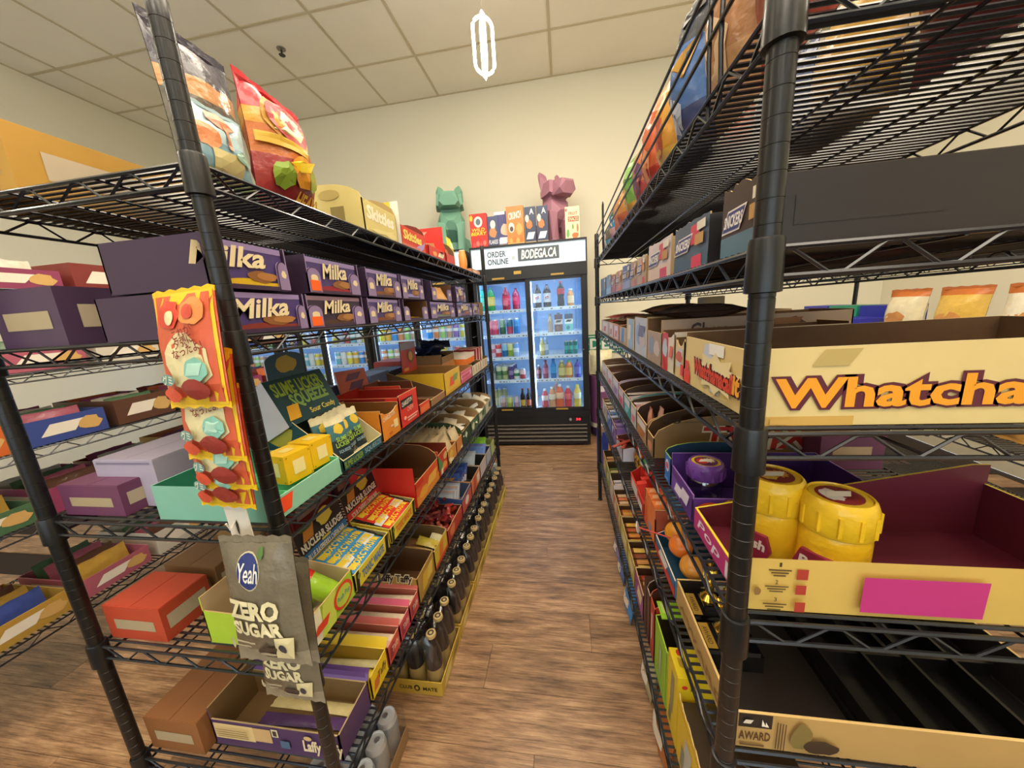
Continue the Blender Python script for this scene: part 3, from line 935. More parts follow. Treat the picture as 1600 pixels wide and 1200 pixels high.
for i, (cols, word) in enumerate(((['a9b4b9', '6c8a8d'], 'grey'), (['8aa57b', '4f7d5b', 'c9d3ae'], 'green'), (['b7c089', '6d8a55', 'd8dcb2'], 'pale green'), (['51406f', '8d7aa8', '51406f'], 'purple'))):
    for k in range(3):
        o = can(word + ' tall can in a column on the fourth refrigerator shelf', cols, (-.755 + i * .064 + k * .008, 3.49 + k * .075, .701), .029, .16, group=word + ' cans in a column')
cn(-.505, .70, ['d8dcd2', '3f7f5a', 'd8dcd2'], 'short white and green can on the fourth refrigerator shelf', h=.115)
cn(-.44, .70, ['b04a4e', 'd8b6b0'], 'short red can on the fourth refrigerator shelf', h=.115)
for i, (cols, word) in enumerate(((['b78c86', 'd6b8ae'], 'dusty pink'), (['a8b04a', 'd0d07a'], 'yellow green'), (['a88a98', 'c9b6bd'], 'mauve'))):
    cn(-.67 + i * .072, SB, cols, word + ' short can on the bottom refrigerator shelf', h=.135)
for i in range(3):
    can('pale yellow can at the back corner of the bottom refrigerator shelf', ['d9d3a0', 'b9b77c'], (-.77 + i * .05, 3.58 + i * .02, SB + .001), .03, .2, 'pale yellow cans at the back')
for i in range(2):
    B('beer', -.455 + i * .062, SB, '241410', ['c9a13a', 'a9552e'][i], '8f1f20', .95, ['small dark glass bottle with a gold label, bottom shelf', 'small dark glass bottle with a rust label, bottom shelf'][i])
B('tall', -.135, 1.17, 'b6a48c', 'a8957c', '8f8478', .86, 'beige shake bottle beside the two drink cartons', clear=.1)
for i, (c1, c2, wd) in enumerate((('6a4a3f', 'd9d3cc', 'brown'), ('6fc7cf', 'eef6f6', 'turquoise'))):
    T = thing('drink_carton', wd + ' and white drink carton on the second refrigerator shelf', 'carton', (-.05 + i * .1, 3.5, 1.171))
    g = G(); g.box(-.04, .04, -.03, .03, 0, .175, card(c2)); g.build('carton_body', T)
    g = G(); g.lathe([(.012, .175), (.012, .19)], card(c1), 12); g.build('cap', T, True)
    prints(T, Face((-.04, -.0303, 0), (1, 0, 0), (0, 0, 1), .08, .175), [('rect', 0, .72, 1, 1, '5d3f55' if i == 0 else '3f4a6a'), ('rect', 0, .05, 1, .45, c1), ('slant', .1, .56, .9, .68, '3a3a3a'), ('oval', .2, .12, .6, .36, '8f6d5a' if i == 0 else '2f7f8c')])
for i in range(3):
    cn(.0 + i * .045 + .02, .94, ['1f7f78', '4fb0a4', '1f6f6a'], ['teal slim can, first of three on the third refrigerator shelf', 'teal slim can, middle of three on the third refrigerator shelf', 'teal slim can, last of three on the third refrigerator shelf'][i], r=.021, h=.145)
B('tall', -.225, .94, 'c9b97a', 'e6d9a0', 'dfe7ee', .86, 'pale yellow bottle alone on the third refrigerator shelf')
B('tall', -.19, .94, 'a6c6e2', 'd8e6f4', 'dfe7ee', .84, 'clear bottle behind the pale yellow bottle', y=3.56)
for x, k, lq, lb, cp, s, wd in ((-.27, 'small', '5a2c34', '8e5a62', 'd9d2cc', .72, 'small dark red bottle'), (-.2, 'tall', '8f4a66', 'b86f86', '7a3a52', .9, 'dusky pink bottle'), (-.12, 'tall', '2f86d0', '46a3e0', '2a6fb0', .95, 'bright blue bottle'), (-.035, 'juice', 'a59a4a', 'd8cf8a', 'c7d6b0', 1.1, 'olive juice bottle'), (.04, 'juice', 'e08a4a', 'f2d27a', '6fc28a', 1.1, 'orange and yellow juice bottle'), (.125, 'soda', '5a55b0', '7f86d0', '3f3f8f', .62, 'violet drink bottle')):
    B(k, x, .70, lq, lb, cp, s, wd + ' on the fourth shelf of the lit refrigerator')
for x, lq, lb, cp, s, wd in ((-.22, 'd05a66', 'ecd6d6', 'e9e9e9', .98, 'pink water bottle with white cap'), (-.145, 'dfa27a', 'f3e6d0', 'f3f3f3', 1.08, 'peach drink bottle'), (-.065, 'ee6a3a', 'f6c9a0', 'f3f3f3', 1.2, 'tall orange drink bottle'), (.02, 'd83848', 'e86a70', 'f3f3f3', 1.1, 'red drink bottle'), (.115, 'f0d25a', 'f7edc0', 'f3e64a', 1.15, 'yellow drink bottle')):
    B('small', x, SB, lq, lb, cp, s, wd + ' on the bottom shelf of the lit refrigerator')
B('small', -.1, SB, 'e8b0a0', 'f0d0c0', 'f3f3f3', 1.25, 'pale pink bottle standing behind the orange drink bottle', y=3.6)
# drinks in the other refrigerators
CC = ['e6d84a', 'e0b03a', '2f8fe0', 'd98a5a', '9ad07a', 'c9a88a', '8f6fb8', 'd6c95a', 'a8b6d8', 'cf5a5f', '6fb7c9', 'dfe3e6']
rr = random.Random(4)
for fi, (xa, nm) in enumerate(((-2.03, 'second'), (-3.14, 'third'), (-4.25, 'fourth'))):
    for zi, z in enumerate((1.17, .94, .70, SB)):
        gl = 'coloured can on %s of the %s refrigerator along the back wall' % (('the third shelf', 'the middle shelf', 'the second shelf', 'the floor')[zi], nm)
        for dx in (.075, .62):
            for k in range(6):
                c = CC[(k + zi * 3 + fi * 5 + (2 if dx > .5 else 0)) % 12]
                can(gl + ', ' + ORD[k + (6 if dx > .5 else 0)], [c, c, 'e8e8e8', c], (xa + dx + k * .073, 3.5, z + .001), .032, .15 if zi < 3 else .125, gl)

# ------------------------------------------------------------ faceted dog figures on the refrigerators
def dog_mesh(h, facets):
    P = []
    def hull(pts): P.append(pts)
    def sym(pts): return [(s * x, y, z) for x, y, z in pts for s in (-1, 1)]
    hull(sym([(.12, .2, 0), (.14, .02, 0), (.12, .2, .2), (.1, .04, .3), (.03, .25, .08)]))
    hull(sym([(.11, .17, .16), (.125, .0, .36), (.09, -.09, .42), (.1, -.09, .25), (.02, -.135, .33), (.1, .1, .1), (.07, .04, .45)]))
    for s in (-1, 1):
        hull([(s * a, b, c) for a, b, c in ((.045, -.125, 0), (.105, -.125, 0), (.045, -.05, 0), (.105, -.05, 0), (.05, -.12, .3), (.125, -.1, .33), (.05, -.03, .3), (.12, -.03, .3))])
        hull([(s * a, b, c) for a, b, c in ((.04, -.165, 0), (.115, -.165, 0), (.04, -.06, 0), (.115, -.06, 0), (.055, -.15, .04), (.1, -.15, .04), (.05, -.07, .06), (.11, -.07, .06))])
        hull([(s * a, b, c) for a, b, c in ((.09, -.02, 0), (.175, -.01, 0), (.09, .2, 0), (.17, .17, 0), (.16, .04, .17), (.1, .18, .2), (.1, .02, .2))])
        hull([(s * a, b, c) for a, b, c in ((.095, -.09, 0), (.165, -.09, 0), (.095, 0, 0), (.17, 0, 0), (.11, -.08, .035), (.155, -.08, .035), (.13, 0, .06))])
    hd = Matrix.Translation((0, .0, .47)) @ Matrix.Rotation(math.radians(-13), 4, 'X') @ Matrix.Translation((0, 0, -.47))
    def hh(pts): P.append([tuple(hd @ Vector((p[0] * 1.22, p[1] * 1.15, .47 + (p[2] - .47) * 1.15))) for p in pts])
    hull(sym([(.085, -.07, .36), (.085, .07, .36), (.08, -.08, .5), (.08, .05, .53)]))
    hh(sym([(.1, -.1, .455), (.105, .02, .46), (.09, -.105, .56), (.085, .03, .575), (.05, .055, .54), (.05, -.03, .595)]))
    hh(sym([(.07, -.185, .45), (.08, -.09, .43), (.05, -.2, .52), (.065, -.1, .555), (.02, -.212, .5), (.045, -.17, .415)]))
    for s in (-1, 1):
        hh([(s * a, b, c) for a, b, c in ((.025, .0, .555), (.105, .01, .53), (.06, .045, .54), (.065, -.04, .56), (.08, .005, .70), (.062, .015, .695), (.098, .012, .67), (.1, -.012, .63), (.04, -.015, .65), (.085, -.03, .62))])
    bm = bmesh.new()
    for pts in P:
        vs_ = [bm.verts.new(p) for p in pts]
        r = bmesh.ops.convex_hull(bm, input=vs_)
        dead = [e for e in r['geom_interior'] if isinstance(e, bmesh.types.BMVert)]
        bmesh.ops.delete(bm, geom=dead, context='VERTS')
    me = bpy.data.meshes.new('dog_hulls'); bm.to_mesh(me); bm.free()
    o = bpy.data.objects.new('dog_hulls', me); COL.objects.link(o)
    m1 = o.modifiers.new('r', 'REMESH'); m1.mode = 'VOXEL'; m1.voxel_size = .011
    m2 = o.modifiers.new('d', 'DECIMATE'); m2.ratio = 1.0
    dg = bpy.context.evaluated_depsgraph_get()
    n = len(o.evaluated_get(dg).to_mesh().polygons)
    m2.ratio = facets / (2 * n)
    dg.update()
    out = bpy.data.meshes.new_from_object(o.evaluated_get(dg))
    bpy.data.objects.remove(o)
    out.transform(Matrix.Scale(h / .66, 4))
    out.polygons.foreach_set('use_smooth', [False] * len(out.polygons))
    out.name = 'dog_figure'
    return out
DOG = dog_mesh(.665, 460)
for v in DOG.vertices: v.co.x *= 1.12; v.co.y *= 1.1
DOG.materials.append(mat('a97688', .6, 0, .04, 5))
o = put('dog_figure', DOG, None, (-.06, 3.80, 2.02), (0, 0, math.radians(38)))
tag(o, 'faceted pink sitting dog figure with chin raised, on top of the refrigerator', 'figure')
D2 = DOG.copy(); D2.materials.clear(); D2.materials.append(mat('76a892', .6, 0, .04, 5))
o = put('dog_figure', D2, None, (-1.14, 3.78, 2.02), (0, 0, math.radians(14)))
tag(o, 'faceted mint green dog figure with upright ears behind the red boxes', 'figure')

# cereal boxes standing on the refrigerator
def cereal(label, x, y, w, h, d, col, art, rz=0.0, side=None):
    T = thing('cereal_box', label, 'box', (x, y, 2.0205), rz)
    s = card(side or col)
    g = G(); b = .001
    g.box(-w / 2, w / 2, 0, d, 0, h - b, [s, s, card(col), card(col), s, s]); g.box(-w / 2 + b, w / 2 - b, b, d / 2 - .0006, h - b, h, s); g.box(-w / 2 + b, w / 2 - b, d / 2 + .0006, d - b, h - b, h, s)
    g.build('box_body', T)
    prints(T, Face((-w / 2, -.0003, 0), (1, 0, 0), (0, 0, 1), w, h), art)
    return T
flakes = lambda c, k: [('blob', .1 + .2 * i, .03 + .05 * (i % 2), .32 + .2 * i, .22 + .04 * (i % 2), c[i % len(c)], {'seed': k + i}) for i in range(4)]
cereal('red cereal box with a white oval emblem and yellow lettering, on the refrigerator', -.79, 3.50, .17, .33, .06, 'c9302a', [('rect', 0, 0, 1, .06, 'e8a050'), ('oval', .25, .62, .75, .92, 'e9e4dc'), ('oval', .36, .68, .64, .86, '5f6f7a'), ('txt', .05, .4, .95, .6, 'f2df3a', {'s': 'WILD\nBERRY', 'shear': .1}), ('burst', .0, .78, .22, .98, 'f2c53a')] + flakes(['e84a52', 'f27a6a'], 2))
cereal('first slate blue cereal box with an orange figure patch, beside the red box', -.655, 3.53, .115, .30, .06, '45527a', [('rect', 0, 0, 1, .12, '2e3c66'), ('blob', .15, .3, .85, .72, 'c98a5a'), ('oval', .3, .62, .75, .88, 'e6e2da'), ('txt', .1, .15, .9, .28, 'e8ecf2', {'s': 'FLAKES', 'shear': .2})])
cereal('taller violet blue cereal box just behind the orange box', -.56, 3.54, .15, .335, .06, '4a4782', [('rect', 0, .92, .7, 1, 'e9e4f0'), ('blob', .35, .3, .95, .7, 'd9c4a8'), ('slant', .1, .12, .95, .3, 'f0f0f8'), ('rect', 0, 0, 1, .1, 'c8b08a')])
cereal('large orange cereal box with silvery slanted lettering, on the refrigerator', -.425, 3.48, .165, .355, .06, 'd0803a', [('rect', 0, 0, 1, .08, 'e0b070'), ('txt', .12, .68, .88, .86, 'e8e4dc', {'s': 'CRUNCH', 'shear': .25, 'rot': .12, 'bold': .03}), ('oval', .1, .34, .44, .6, 'e9e0d4'), ('oval', .17, .37, .38, .5, '5a3a3a')] + flakes(['e8a852', 'c9752e'], 9) + [('blob', .5, .25, .95, .6, 'e2a45a')], side='b06a30')
for i in range(2):
    cereal(['navy snack box with a pale A, next to the orange box', 'second navy snack box with a pale A, next to the pink dog'][i], -.285 + i * .115, 3.52 + .01 * i, .105, .345, .06, '2c3a5c', [('rect', 0, 0, 1, .1, 'c9b48a'), ('txt', .45, .8, .85, .95, 'e8ecf2', {'s': 'A'}), ('blob', .1, .4, .75, .68, 'c8793a'), ('oval', .05, .6, .4, .8, 'd9d6cc'), ('slant', .08, .16, .92, .34, 'dfe6f0')])
cereal('cream box with red FRUIT lettering standing before the pink dog', .11, 3.44, .13, .285, .07, 'e6dfb8', [('txt', .25, .74, .85, .84, 'c23a2c', {'s': 'FRUIT'}), ('rect', .2, .55, .95, .7, 'c23a2c'), ('txt', .25, .57, .9, .68, 'e6dfb8', {'s': 'SNACKS'}), ('blob', .05, .05, .3, .35, '6fae5a'), ('blob', .4, .02, .95, .22, 'e8713a'), ('blob', .45, .3, .6, .48, '7f9a4a'), ('oval', .02, .85, .14, .95, 'b05a3a'), ('blob', .75, .2, .95, .5, 'b5835a')], rz=.0)

# wall sign, bin and bits beyond the far end of the rack
T = thing('wall_sign', 'green wall sign reading BODEGA in white, half hidden by the refrigerator', 'sign', (.42, 4.085, .865))
g = G(); g.box(-.41, .41, 0, .012, 0, .215, [mat('1f8d6a', .4)] * 6); g.build('sign_board', T)
prints(T, Face((-.41, -.0003, 0), (1, 0, 0), (0, 0, 1), .82, .215), [('rect', .02, .88, .98, .93, 'eef3ee'), ('rect', .02, .07, .98, .12, 'eef3ee'), ('txt', .04, .2, .93, .8, 'f2f6f2', {'s': 'BODEGA', 'bold': .03})])
T = thing('waste_bin', 'tall purple bin with a cream base band, by the refrigerator', 'bin', (.38, 3.75, 0))
g = G(); g.lathe([(.1, 0), (.115, .01), (.118, .1, mat('e4dcc8', .5)), (.118, .15, mat('7d4a78', .45)), (.125, .66), (.127, .68), (.118, .68), (.115, .64)], mat('3a2a4a', .5), 24); g.build('drum', T, True)
prints(T, Face((-.03, -.1245, .5), (1, 0, 0), (0, 0, 1), .06, .08), [('rect', .1, .1, .9, .9, 'e0d4e0')])
o = pouch('paper_sack', 'cream paper sack sitting on the purple bin', 'sack', .24, .26, .12, [(.1, foil('d9cfa6')), (1, foil('e4dcb8'))], frame((.38, 3.73, .815), (1, 0, 0), (0, .1, 1)), seed=3, wrinkle=.004)

# ============================================================ THE TWO RACKS
ZL = (.36, .705, 1.03, 1.392, 1.655)
ZR = (.295, .70, .96, 1.236, 1.453, 1.69)
RL = wire_rack('black wire rack with chocolate and candy boxes, on the mint figure side of the aisle', -.543, -1.1, .5, 2.46, ZL, 1.86)
RR = wire_rack('black wire rack with bags on top behind a guard rail, on the pink figure side', .223, .78, .437, 2.36, ZR, 1.845)
# guard rail along the top shelf
g = G(); hx, hy = -.2785, (2.36 - .437) / 2
for z in (1.765, 1.803, 1.845): g.tube([(hx, -hy + .1, z), (hx, hy - .02, z)], .0032, WIREM, 8)
g.build('guard_bar', RR, True)
for yy in (.612, 2.02):
    g = G(); y = yy - 1.3985
    for dy in (-.02, .02):
        g.tube([(hx + .004, y + dy * 1.0, 1.655), (hx + .004, y + dy, 1.70), (hx + .002, y + dy * 1.0, 1.74), (hx + .002, y + dy, 1.92)], .0034, WIREM, 8)
    g.tube([(hx + .002, y - .02, 1.92), (hx + .002, y, 1.935), (hx + .002, y + .02, 1.92)], .0034, WIREM, 8)
    g.build('guard_upright', RR, True)

def L(lab, cat, y0, y1, k, d, hf, hb, co, **kw):
    return tray('L', lab, cat, y0, y1, ZL[k] + .001 + kw.pop('dz', 0), d, hf, hb, co, **kw)
def R(lab, cat, y0, y1, k, d, hf, hb, co, **kw):
    return tray('R', lab, cat, y0, y1, ZR[k] + .001 + kw.pop('dz', 0), d, hf, hb, co, **kw)
def LC(lab, cat, y0, y1, k, d, h, co, **kw):
    return carton('L', lab, cat, y0, y1, ZL[k] + .001 + kw.pop('dz', 0), d, h, co, **kw)
def RC(lab, cat, y0, y1, k, d, h, co, **kw):
    return carton('R', lab, cat, y0, y1, ZR[k] + .001 + kw.pop('dz', 0), d, h, co, **kw)
def tx(s, u0, v0, u1, v1, c, **k):
    k['s'] = s
    return ('txt', u0, v0, u1, v1, c, k)

# ---------------------------------------------- chocolate shelf, two tiers of purple cartons
def choc(tier, y0, y1, h, accent, lab, slab=True, lift=None, sticker=None, dark=False, words='Milka', ear=.26, tu=(.12, .38, .8, .88), d=.24):
    dz = 0 if tier == 0 else .079
    pur = '4a3a72' if not dark else '3a2c40'
    T = L('purple open front carton ' + lab, 'display box', y0, y1, 3, d, h * .68, h * .98, '3d2b44', ci='33243a' if slab else '6b4a2a', ce='8d7aa0', ear=ear, dz=dz, style='box', name='chocolate_carton')
    w = y1 - y0
    for s0 in (0, 1):
        fc = Face((.0004, -w / 2 + (0 if s0 == 0 else w * (1 - ear)), 0), (0, 1, 0), (0, 0, 1), w * ear, h * .68)
        prints(T, fc, [('tab', .04, .04, .96, .97, '8b78a0'), ('blob' if s0 else 'tab', .25, .4, .75, .72, 'e2cfa4')] + ([('rect', .15, .1, .85, .5, 'f2641e')] if sticker == s0 else []))
    if slab:
        art = [('rect', 0, 0, 1, 1, pur), ('rect', 0, .86, 1, 1, '9583b4' if not dark else '8a6f80')]
        art += [('swoosh', .0, .0, 1, .42, accent), ('rect', 0, 0, 1, .14, accent), ('blob', .42, .1, .84, .42, '8a5a30', {'seed': int(y0 * 100)}), ('blob', .55, .16, .9, .4, 'a8743e', {'seed': int(y0 * 77)}), tx(words, tu[0], tu[1], tu[2], tu[3], 'e6d6ac', shear=.28, bold=.028, rot=.05)]
        C = LC('chocolate bar with cream script, ' + lab, 'chocolate bar', y0 + .006, y1 - .006, 3, .02, h * .9, pur, art={'front': art}, dz=dz + .004, xo=-.006, name='chocolate_bar', seam=False, ct='8d79ac')
low = [(.497, .698, '7a2f24', 'wide, nearest the hanging bags, lower tier'), (.704, .925, '4d3526', 'dark, second from the hanging bags, lower tier'), (.95, 1.155, '7a4526', 'third from the hanging bags, lower tier'),
       (1.178, 1.40, None, 'nearly empty with gold wrappers, lower tier'), (1.435, 1.77, '6f7f6a', 'fifth from the hanging bags, lower tier'), (1.815, 2.12, '8a5f86', 'sixth from the hanging bags, lower tier'), (2.14, 2.31, '9aa4c4', 'small, last of the lower tier')]
for i, (a, b, ac, lb) in enumerate(low):
    choc(0, a, b, .077, ac, lb, slab=ac is not None, dark=i == 1, sticker=0 if i == 1 else None, ear=.22 if i else .12, tu=(.1, .34, .8, .86) if i == 0 else (.24, .42, .75, .88))
T = [o for o in SC.objects if o.get('label') == 'purple open front carton ' + low[3][3]][0]
lay_bars(T, 'thin gold wrapped chocolate bar lying in the nearly empty purple carton', 'chocolate bar', 3, .19, .055, .012, ['d9b04a'], layers=1, name='chocolate_bar', jit=.05, end='f0d070')
LC('plain kraft end carton beside the last purple chocolate carton', 'carton', 2.33, 2.42, 3, .2, .085, KRAFT)
up = [(.497, .668, 'caa61c', 'with a yellow foot, upper tier nearest the hanging bags'), (.722, .925, '8f2330', 'with a red foot and orange sticker, upper tier'), (.963, 1.175, '7a4a2c', 'third of the upper tier'),
      (1.187, 1.38, '8f86c0', 'pale violet, fourth of the upper tier'), (1.468, 1.74, None, 'open, showing biscuit coloured packs, upper tier'), (1.82, 2.0, '5a4a78', 'last of the upper tier')]
for i, (a, b, ac, lb) in enumerate(up):
    choc(1, a, b, .085, ac, lb, slab=ac is not None, sticker=0 if i == 1 else None, ear=.22 if i else .16, tu=(-.2, .42, .72, .9) if i == 0 else (.25, .42, .76, .9), d=.2)
T = [o for o in SC.objects if o.get('label') == 'purple open front carton ' + up[4][3]][0]
stand_packs(T, 'biscuit coloured snack pack leaning in the open purple carton', 'snack', 3, .14, .07, .012, ['c08a4a', 'd09a58'], ny=1, lean=.5)

# ---------------------------------------------- top shelf of the chocolate rack
Z = ZL[4] + .001
def bag(side, name, label, y, x, w, h, T_, bands, lean=.06, yaw=0, seed=0, art=None, z=None, wr=.004, cat='bag', roll=0):
    """standing bag with its face to the aisle"""
    s = 1 if side == 'L' else -1
    U = Vector((-s * math.sin(yaw) * 1.0, s * math.cos(yaw), roll)); V = Vector((-s * math.sin(lean) * math.cos(yaw), -math.sin(lean) * math.sin(yaw), math.cos(lean)))
    return pouch(name, label, cat, w, h, T_, bands, frame((x, y, z + h / 2 * math.cos(lean)), U, V), seed=seed, art=art, wrinkle=wr)
F = foil
bag('L', 'snack_bag', 'dark navy pouch with a rounded top and label, standing tallest behind the blue pouch', .72, -.73, .17, .33, .07, [(.08, F('2c2f3a')), (.3, F('6d6048')), (.62, F('5a5548')), (.7, F('b0804a')), (1, F('33313f'))], seed=2, z=Z,
    art=[('rect', .12, .46, .88, .56, '2f3a4a'), ('rect', .14, .33, .8, .42, '3a3a34'), ('rect', .2, .24, .7, .28, '3a3a34'), ('oval', .25, .1, .4, .19, '2f2c28'), ('oval', .5, .1, .65, .19, '2f2c28')])
bag('L', 'snack_bag', 'pale blue pouch with an orange fruit picture at the shelf edge', .60, -.60, .13, .13, .04, [(.12, F('8fa868')), (.5, F('7fa3b0')), (1, F('a9c4cc'))], seed=4, z=Z,
    art=[('blob', .08, .36, .5, .72, 'd98a5a', {'seed': 8}), ('blob', .3, .68, .8, .95, 'd9795a', {'seed': 4}), ('rect', .3, .05, .75, .4, 'c9bc84'), ('rect', .55, .45, .62, .8, 'c87a4a'), ('blob', .6, .3, .95, .5, '8fb0a0', {'seed': 2})])
bag('L', 'candy_bag', 'large glossy red and gold candy bag standing over the shelf edge', .785, -.625, .175, .255, .10, [(.06, F('a8232a')), (.36, F('8f2a2a')), (.6, F('b5642a')), (.72, F('c9902e')), (1, F('c02630'))], seed=5, z=Z, wr=.006, roll=-.06,
    art=[('oval', .12, .5, .84, .9, 'b9852e'), ('oval', .16, .53, .8, .87, 'a8353a'), ('slant', .3, .68, .8, .8, 'ead9b0'), ('slant', .2, .58, .7, .68, 'e6d2a0'), ('rect', .05, .46, .65, .54, 'c9a02e'), ('blob', .12, .12, .42, .36, '7f9a2e', {'seed': 3}), ('blob', .3, .18, .8, .46, 'd9921e', {'seed': 6}), ('blob', .62, .2, .85, .4, '9aa83a', {'seed': 9}), tx('HEAVY', .5, .05, .95, .17, 'e8b93a', bold=.03), ('swoosh', .3, .3, .8, .5, 'f4d21e')])
L('yellow open topped carton with raised cream lettering, on the top shelf', 'display box', 1.0, 1.205, 4, .27, .095, .155, 'cfc07a', style='curve', ci='a8905a', hs=.155, hn=.14,
  art={'near': [('rect', .62, .25, .78, .5, '8f7f4a'), ('oval', .5, .62, .75, .8, 'b5a35f'), ('oval', .12, .5, .25, .68, 'b5a35f')], 'front': [tx('Skittles', .08, .45, .9, .88, 'f2ead0', bold=.04, shear=.1), ('swoosh', .1, .1, .9, .4, 'd8cb8c'), ('blob', .6, .05, .95, .3, 'd8cb8c')]})
L('red open topped carton with yellow lettering and a violet wave, on the top shelf', 'display box', 1.235, 1.46, 4, .24, .075, .15, 'cf3a2a', style='curve', ci='7a3020', hs=.13, hn=.15,
  art={'near': [('rect', .55, 0, .72, 1, '6f8f3a'), ('rect', .72, 0, .88, 1, 'e2c23a'), ('rect', .88, 0, 1, 1, 'e8e4d8')], 'front': [('swoosh', .55, .05, 1, .8, 'a890c8'), ('rect', 0, 0, .7, .2, 'c86a5a'), tx('Skittles', .06, .4, .8, .86, 'f0d66a', bold=.04, shear=.1)]})
T = L('tall backed red carton with a pale picture on its inner card, on the top shelf', 'display box', 1.49, 1.70, 4, .2, .05, .165, 'cf2f26', style='slope', ci='c92f26', hs=.16, hn=.05,
  art={'far': [('rect', .0, 0, 1, 1, 'cf2f26'), ('blob', .2, .05, .9, .65, 'b58a5a', {'seed': 2}), ('slant', .3, .82, .62, .9, 'e0a090')], 'front': [('blob', .2, .2, .5, .7, 'e8a05a'), ('slant', .5, .3, .95, .7, 'f2e0c0')]})
pile(T, 'orange and red twist wrapped sweet in the tall backed red carton', 'candy', 9, .03, .09, .014, ['e89a5a', 'd94a36', 'f0c080'], .02, .07, seed=3)
T = L('narrow kraft lined red carton near the far end of the top shelf', 'display box', 1.72, 1.86, 4, .2, .05, .13, 'c9382a', style='curve', hs=.13)
stand_packs(T, 'dark red packet lined up in the narrow kraft lined carton', 'snack', 5, .1, .085, .012, ['9a4a36', 'b05a3e'], lean=.3)
for i, (y, c, lb) in enumerate(((1.91, 'e2cf4a', 'first yellow pouch standing near the far end of the top shelf'), (1.985, 'd8c83a', 'second yellow pouch standing near the far end of the top shelf'))):
    bag('L', 'candy_pouch', lb, y, -.6 - .03 * i, .075, .16 - .02 * i, .03, [(.1, F('d97a2e')), (.45, F('b8923e')), (1, F(c))], seed=i, z=Z, art=[('blob', .15, .15, .85, .5, '8f6f3a'), ('rect', .2, .62, .8, .8, 'f2ecb0')])
T = thing('candy_tube', 'slim orange tube with a pale cap at the far end of the top shelf', 'tube', (-.59, 2.11, Z))
g = G(); g.lathe([(.022, 0), (.023, .005), (.023, .1), (.019, .105), (.019, .12, card('e8d8c0')), (.017, .124)], card('d98a3a'), 14); g.build('tube_body', T, True)
prints(T, Face((.0235, -.012, .02), (0, 1, 0), (0, 0, 1), .024, .07), [('oval', 0, .1, 1, .9, 'f0c080')])
bag('L', 'candy_pouch', 'small green and brown pouch beside the slim orange tube', 2.17, -.6, .07, .11, .025, [(.4, F('8a6a3a')), (1, F('7f8a3e'))], seed=2, z=Z)
L('low pink orange tray at the very end of the top shelf', 'display box', 2.21, 2.42, 4, .2, .03, .045, 'd99a78', ci='a87a5a', art={'front': [('rect', .1, .3, .6, .7, 'f0d0b0')]})

# ---------------------------------------------- third shelf (sour candy displays)
# mint tray with two yellow cubes
T = L('mint green tray holding two yellow cubes, beside the hanging bags', 'display box', .515, .722, 2, .27, .045, .075, '8fc9ac', ci='5fc48a', ce='a8dcc4', style='slope', hs=.07, t=.0025,
      art={'back': [('rect', 0, 0, 1, 1, '2f7a68')], 'front': [('slant', .05, .2, .25, .9, 'f2522a')], 'near': [('rect', 0, 0, 1, 1, '7fb8a4')]})
g = G()
for yy in (-.035, .035): g.box(-.25, -.02, yy - .001, yy + .001, .004, .03, mat('6fd09a', .4))
g.box(-.13, -.128, -.09, .09, .004, .035, mat('6fd09a', .4)); g.build('divider', T)
for i, (x, y, rz, lb) in enumerate(((-.622, .632, -.18, 'yellow cube box with a pale square patch, nearer one in the mint tray'), (-.622, .705, -.12, 'yellow cube box with a pale square patch, farther one in the mint tray'))):
    Q = thing('cube_box', lb, 'box', (x, y, ZL[2] + .037), rz)
    s = .032; yc = card('efc21c')
    g = G(); g.box(-s, s, -s, s, 0, 2 * s, yc); g.build('box_body', Q)
    for O, U in (((s + .0003, -s, 0), (0, 1, 0)), ((-s, -s - .0003, 0), (1, 0, 0))):
        prints(Q, Face(O, U, (0, 0, 1), 2 * s, 2 * s), [('rect', .28, .25, .72, .75, 'f6e6a0')] + [('oval', a, b, a + .06, b + .06, 'b08a1c') for a in (.05, .89) for b in (.05, .89)])
    prints(Q, Face((-s, -s, 2 * s + .0003), (1, 0, 0), (0, 1, 0), 2 * s, 2 * s), [('rect', .3, .3, .7, .7, 'f4dc80')])
# slime squeeze display: stepped card with slanted header
T = thing('candy_display', 'dark teal stepped display with green lettering and rounded header holding squeeze pouches', 'display box', (-.562, .825, ZL[2] + .001))
w = .19; dk = card('1f4a52'); wh = card('c9c4cc'); cr = card('ded2a0')
g = G(); t = .003; d = .24
g.box(-d, 0, -w / 2, w / 2, 0, t, [dk, dk, dk, dk, dk, cr]); g.box(-t, 0, -w / 2, w / 2, t, .028, [cr, dk, dk, dk, cr, cr])
pr = [(-d, t), (0, t), (0, .03), (-d * .62, .155), (-d, .155)]
g.prism(pr, 'y', -w / 2, -w / 2 + t, dk, cr, cr); g.prism(pr, 'y', w / 2 - t, w / 2, cr, dk, cr)
g.box(-d, -d + t, -w / 2, w / 2, t, .2, [wh, dk, wh, wh, cr, cr]); g.build('tray', T)
g = G()   # slanted header prism: front face leans back
a, b = -w / 2 - .012, w / 2 + .004
P0 = (-d * .5, .125); P1 = (-d * .72, .24)
g.face([(P0[0], a, P0[1]), (P0[0], b, P0[1]), (P1[0], b, P1[1]), (P1[0], a, P1[1])], dk)
g.face([(P0[0] - .003, a, P0[1]), (P1[0] - .003, a, P1[1]), (P1[0] - .003, b, P1[1]), (P0[0] - .003, b, P0[1])], wh)
for yy in (a, b): g.face([(P0[0], yy, P0[1]), (P1[0], yy, P1[1]), (-d - .0, yy, .2), (-d, yy, .06)], wh if yy == a else dk)
g.build('header', T)
dirv = Vector((P1[0] - P0[0], 0, P1[1] - P0[1])); hl = dirv.length
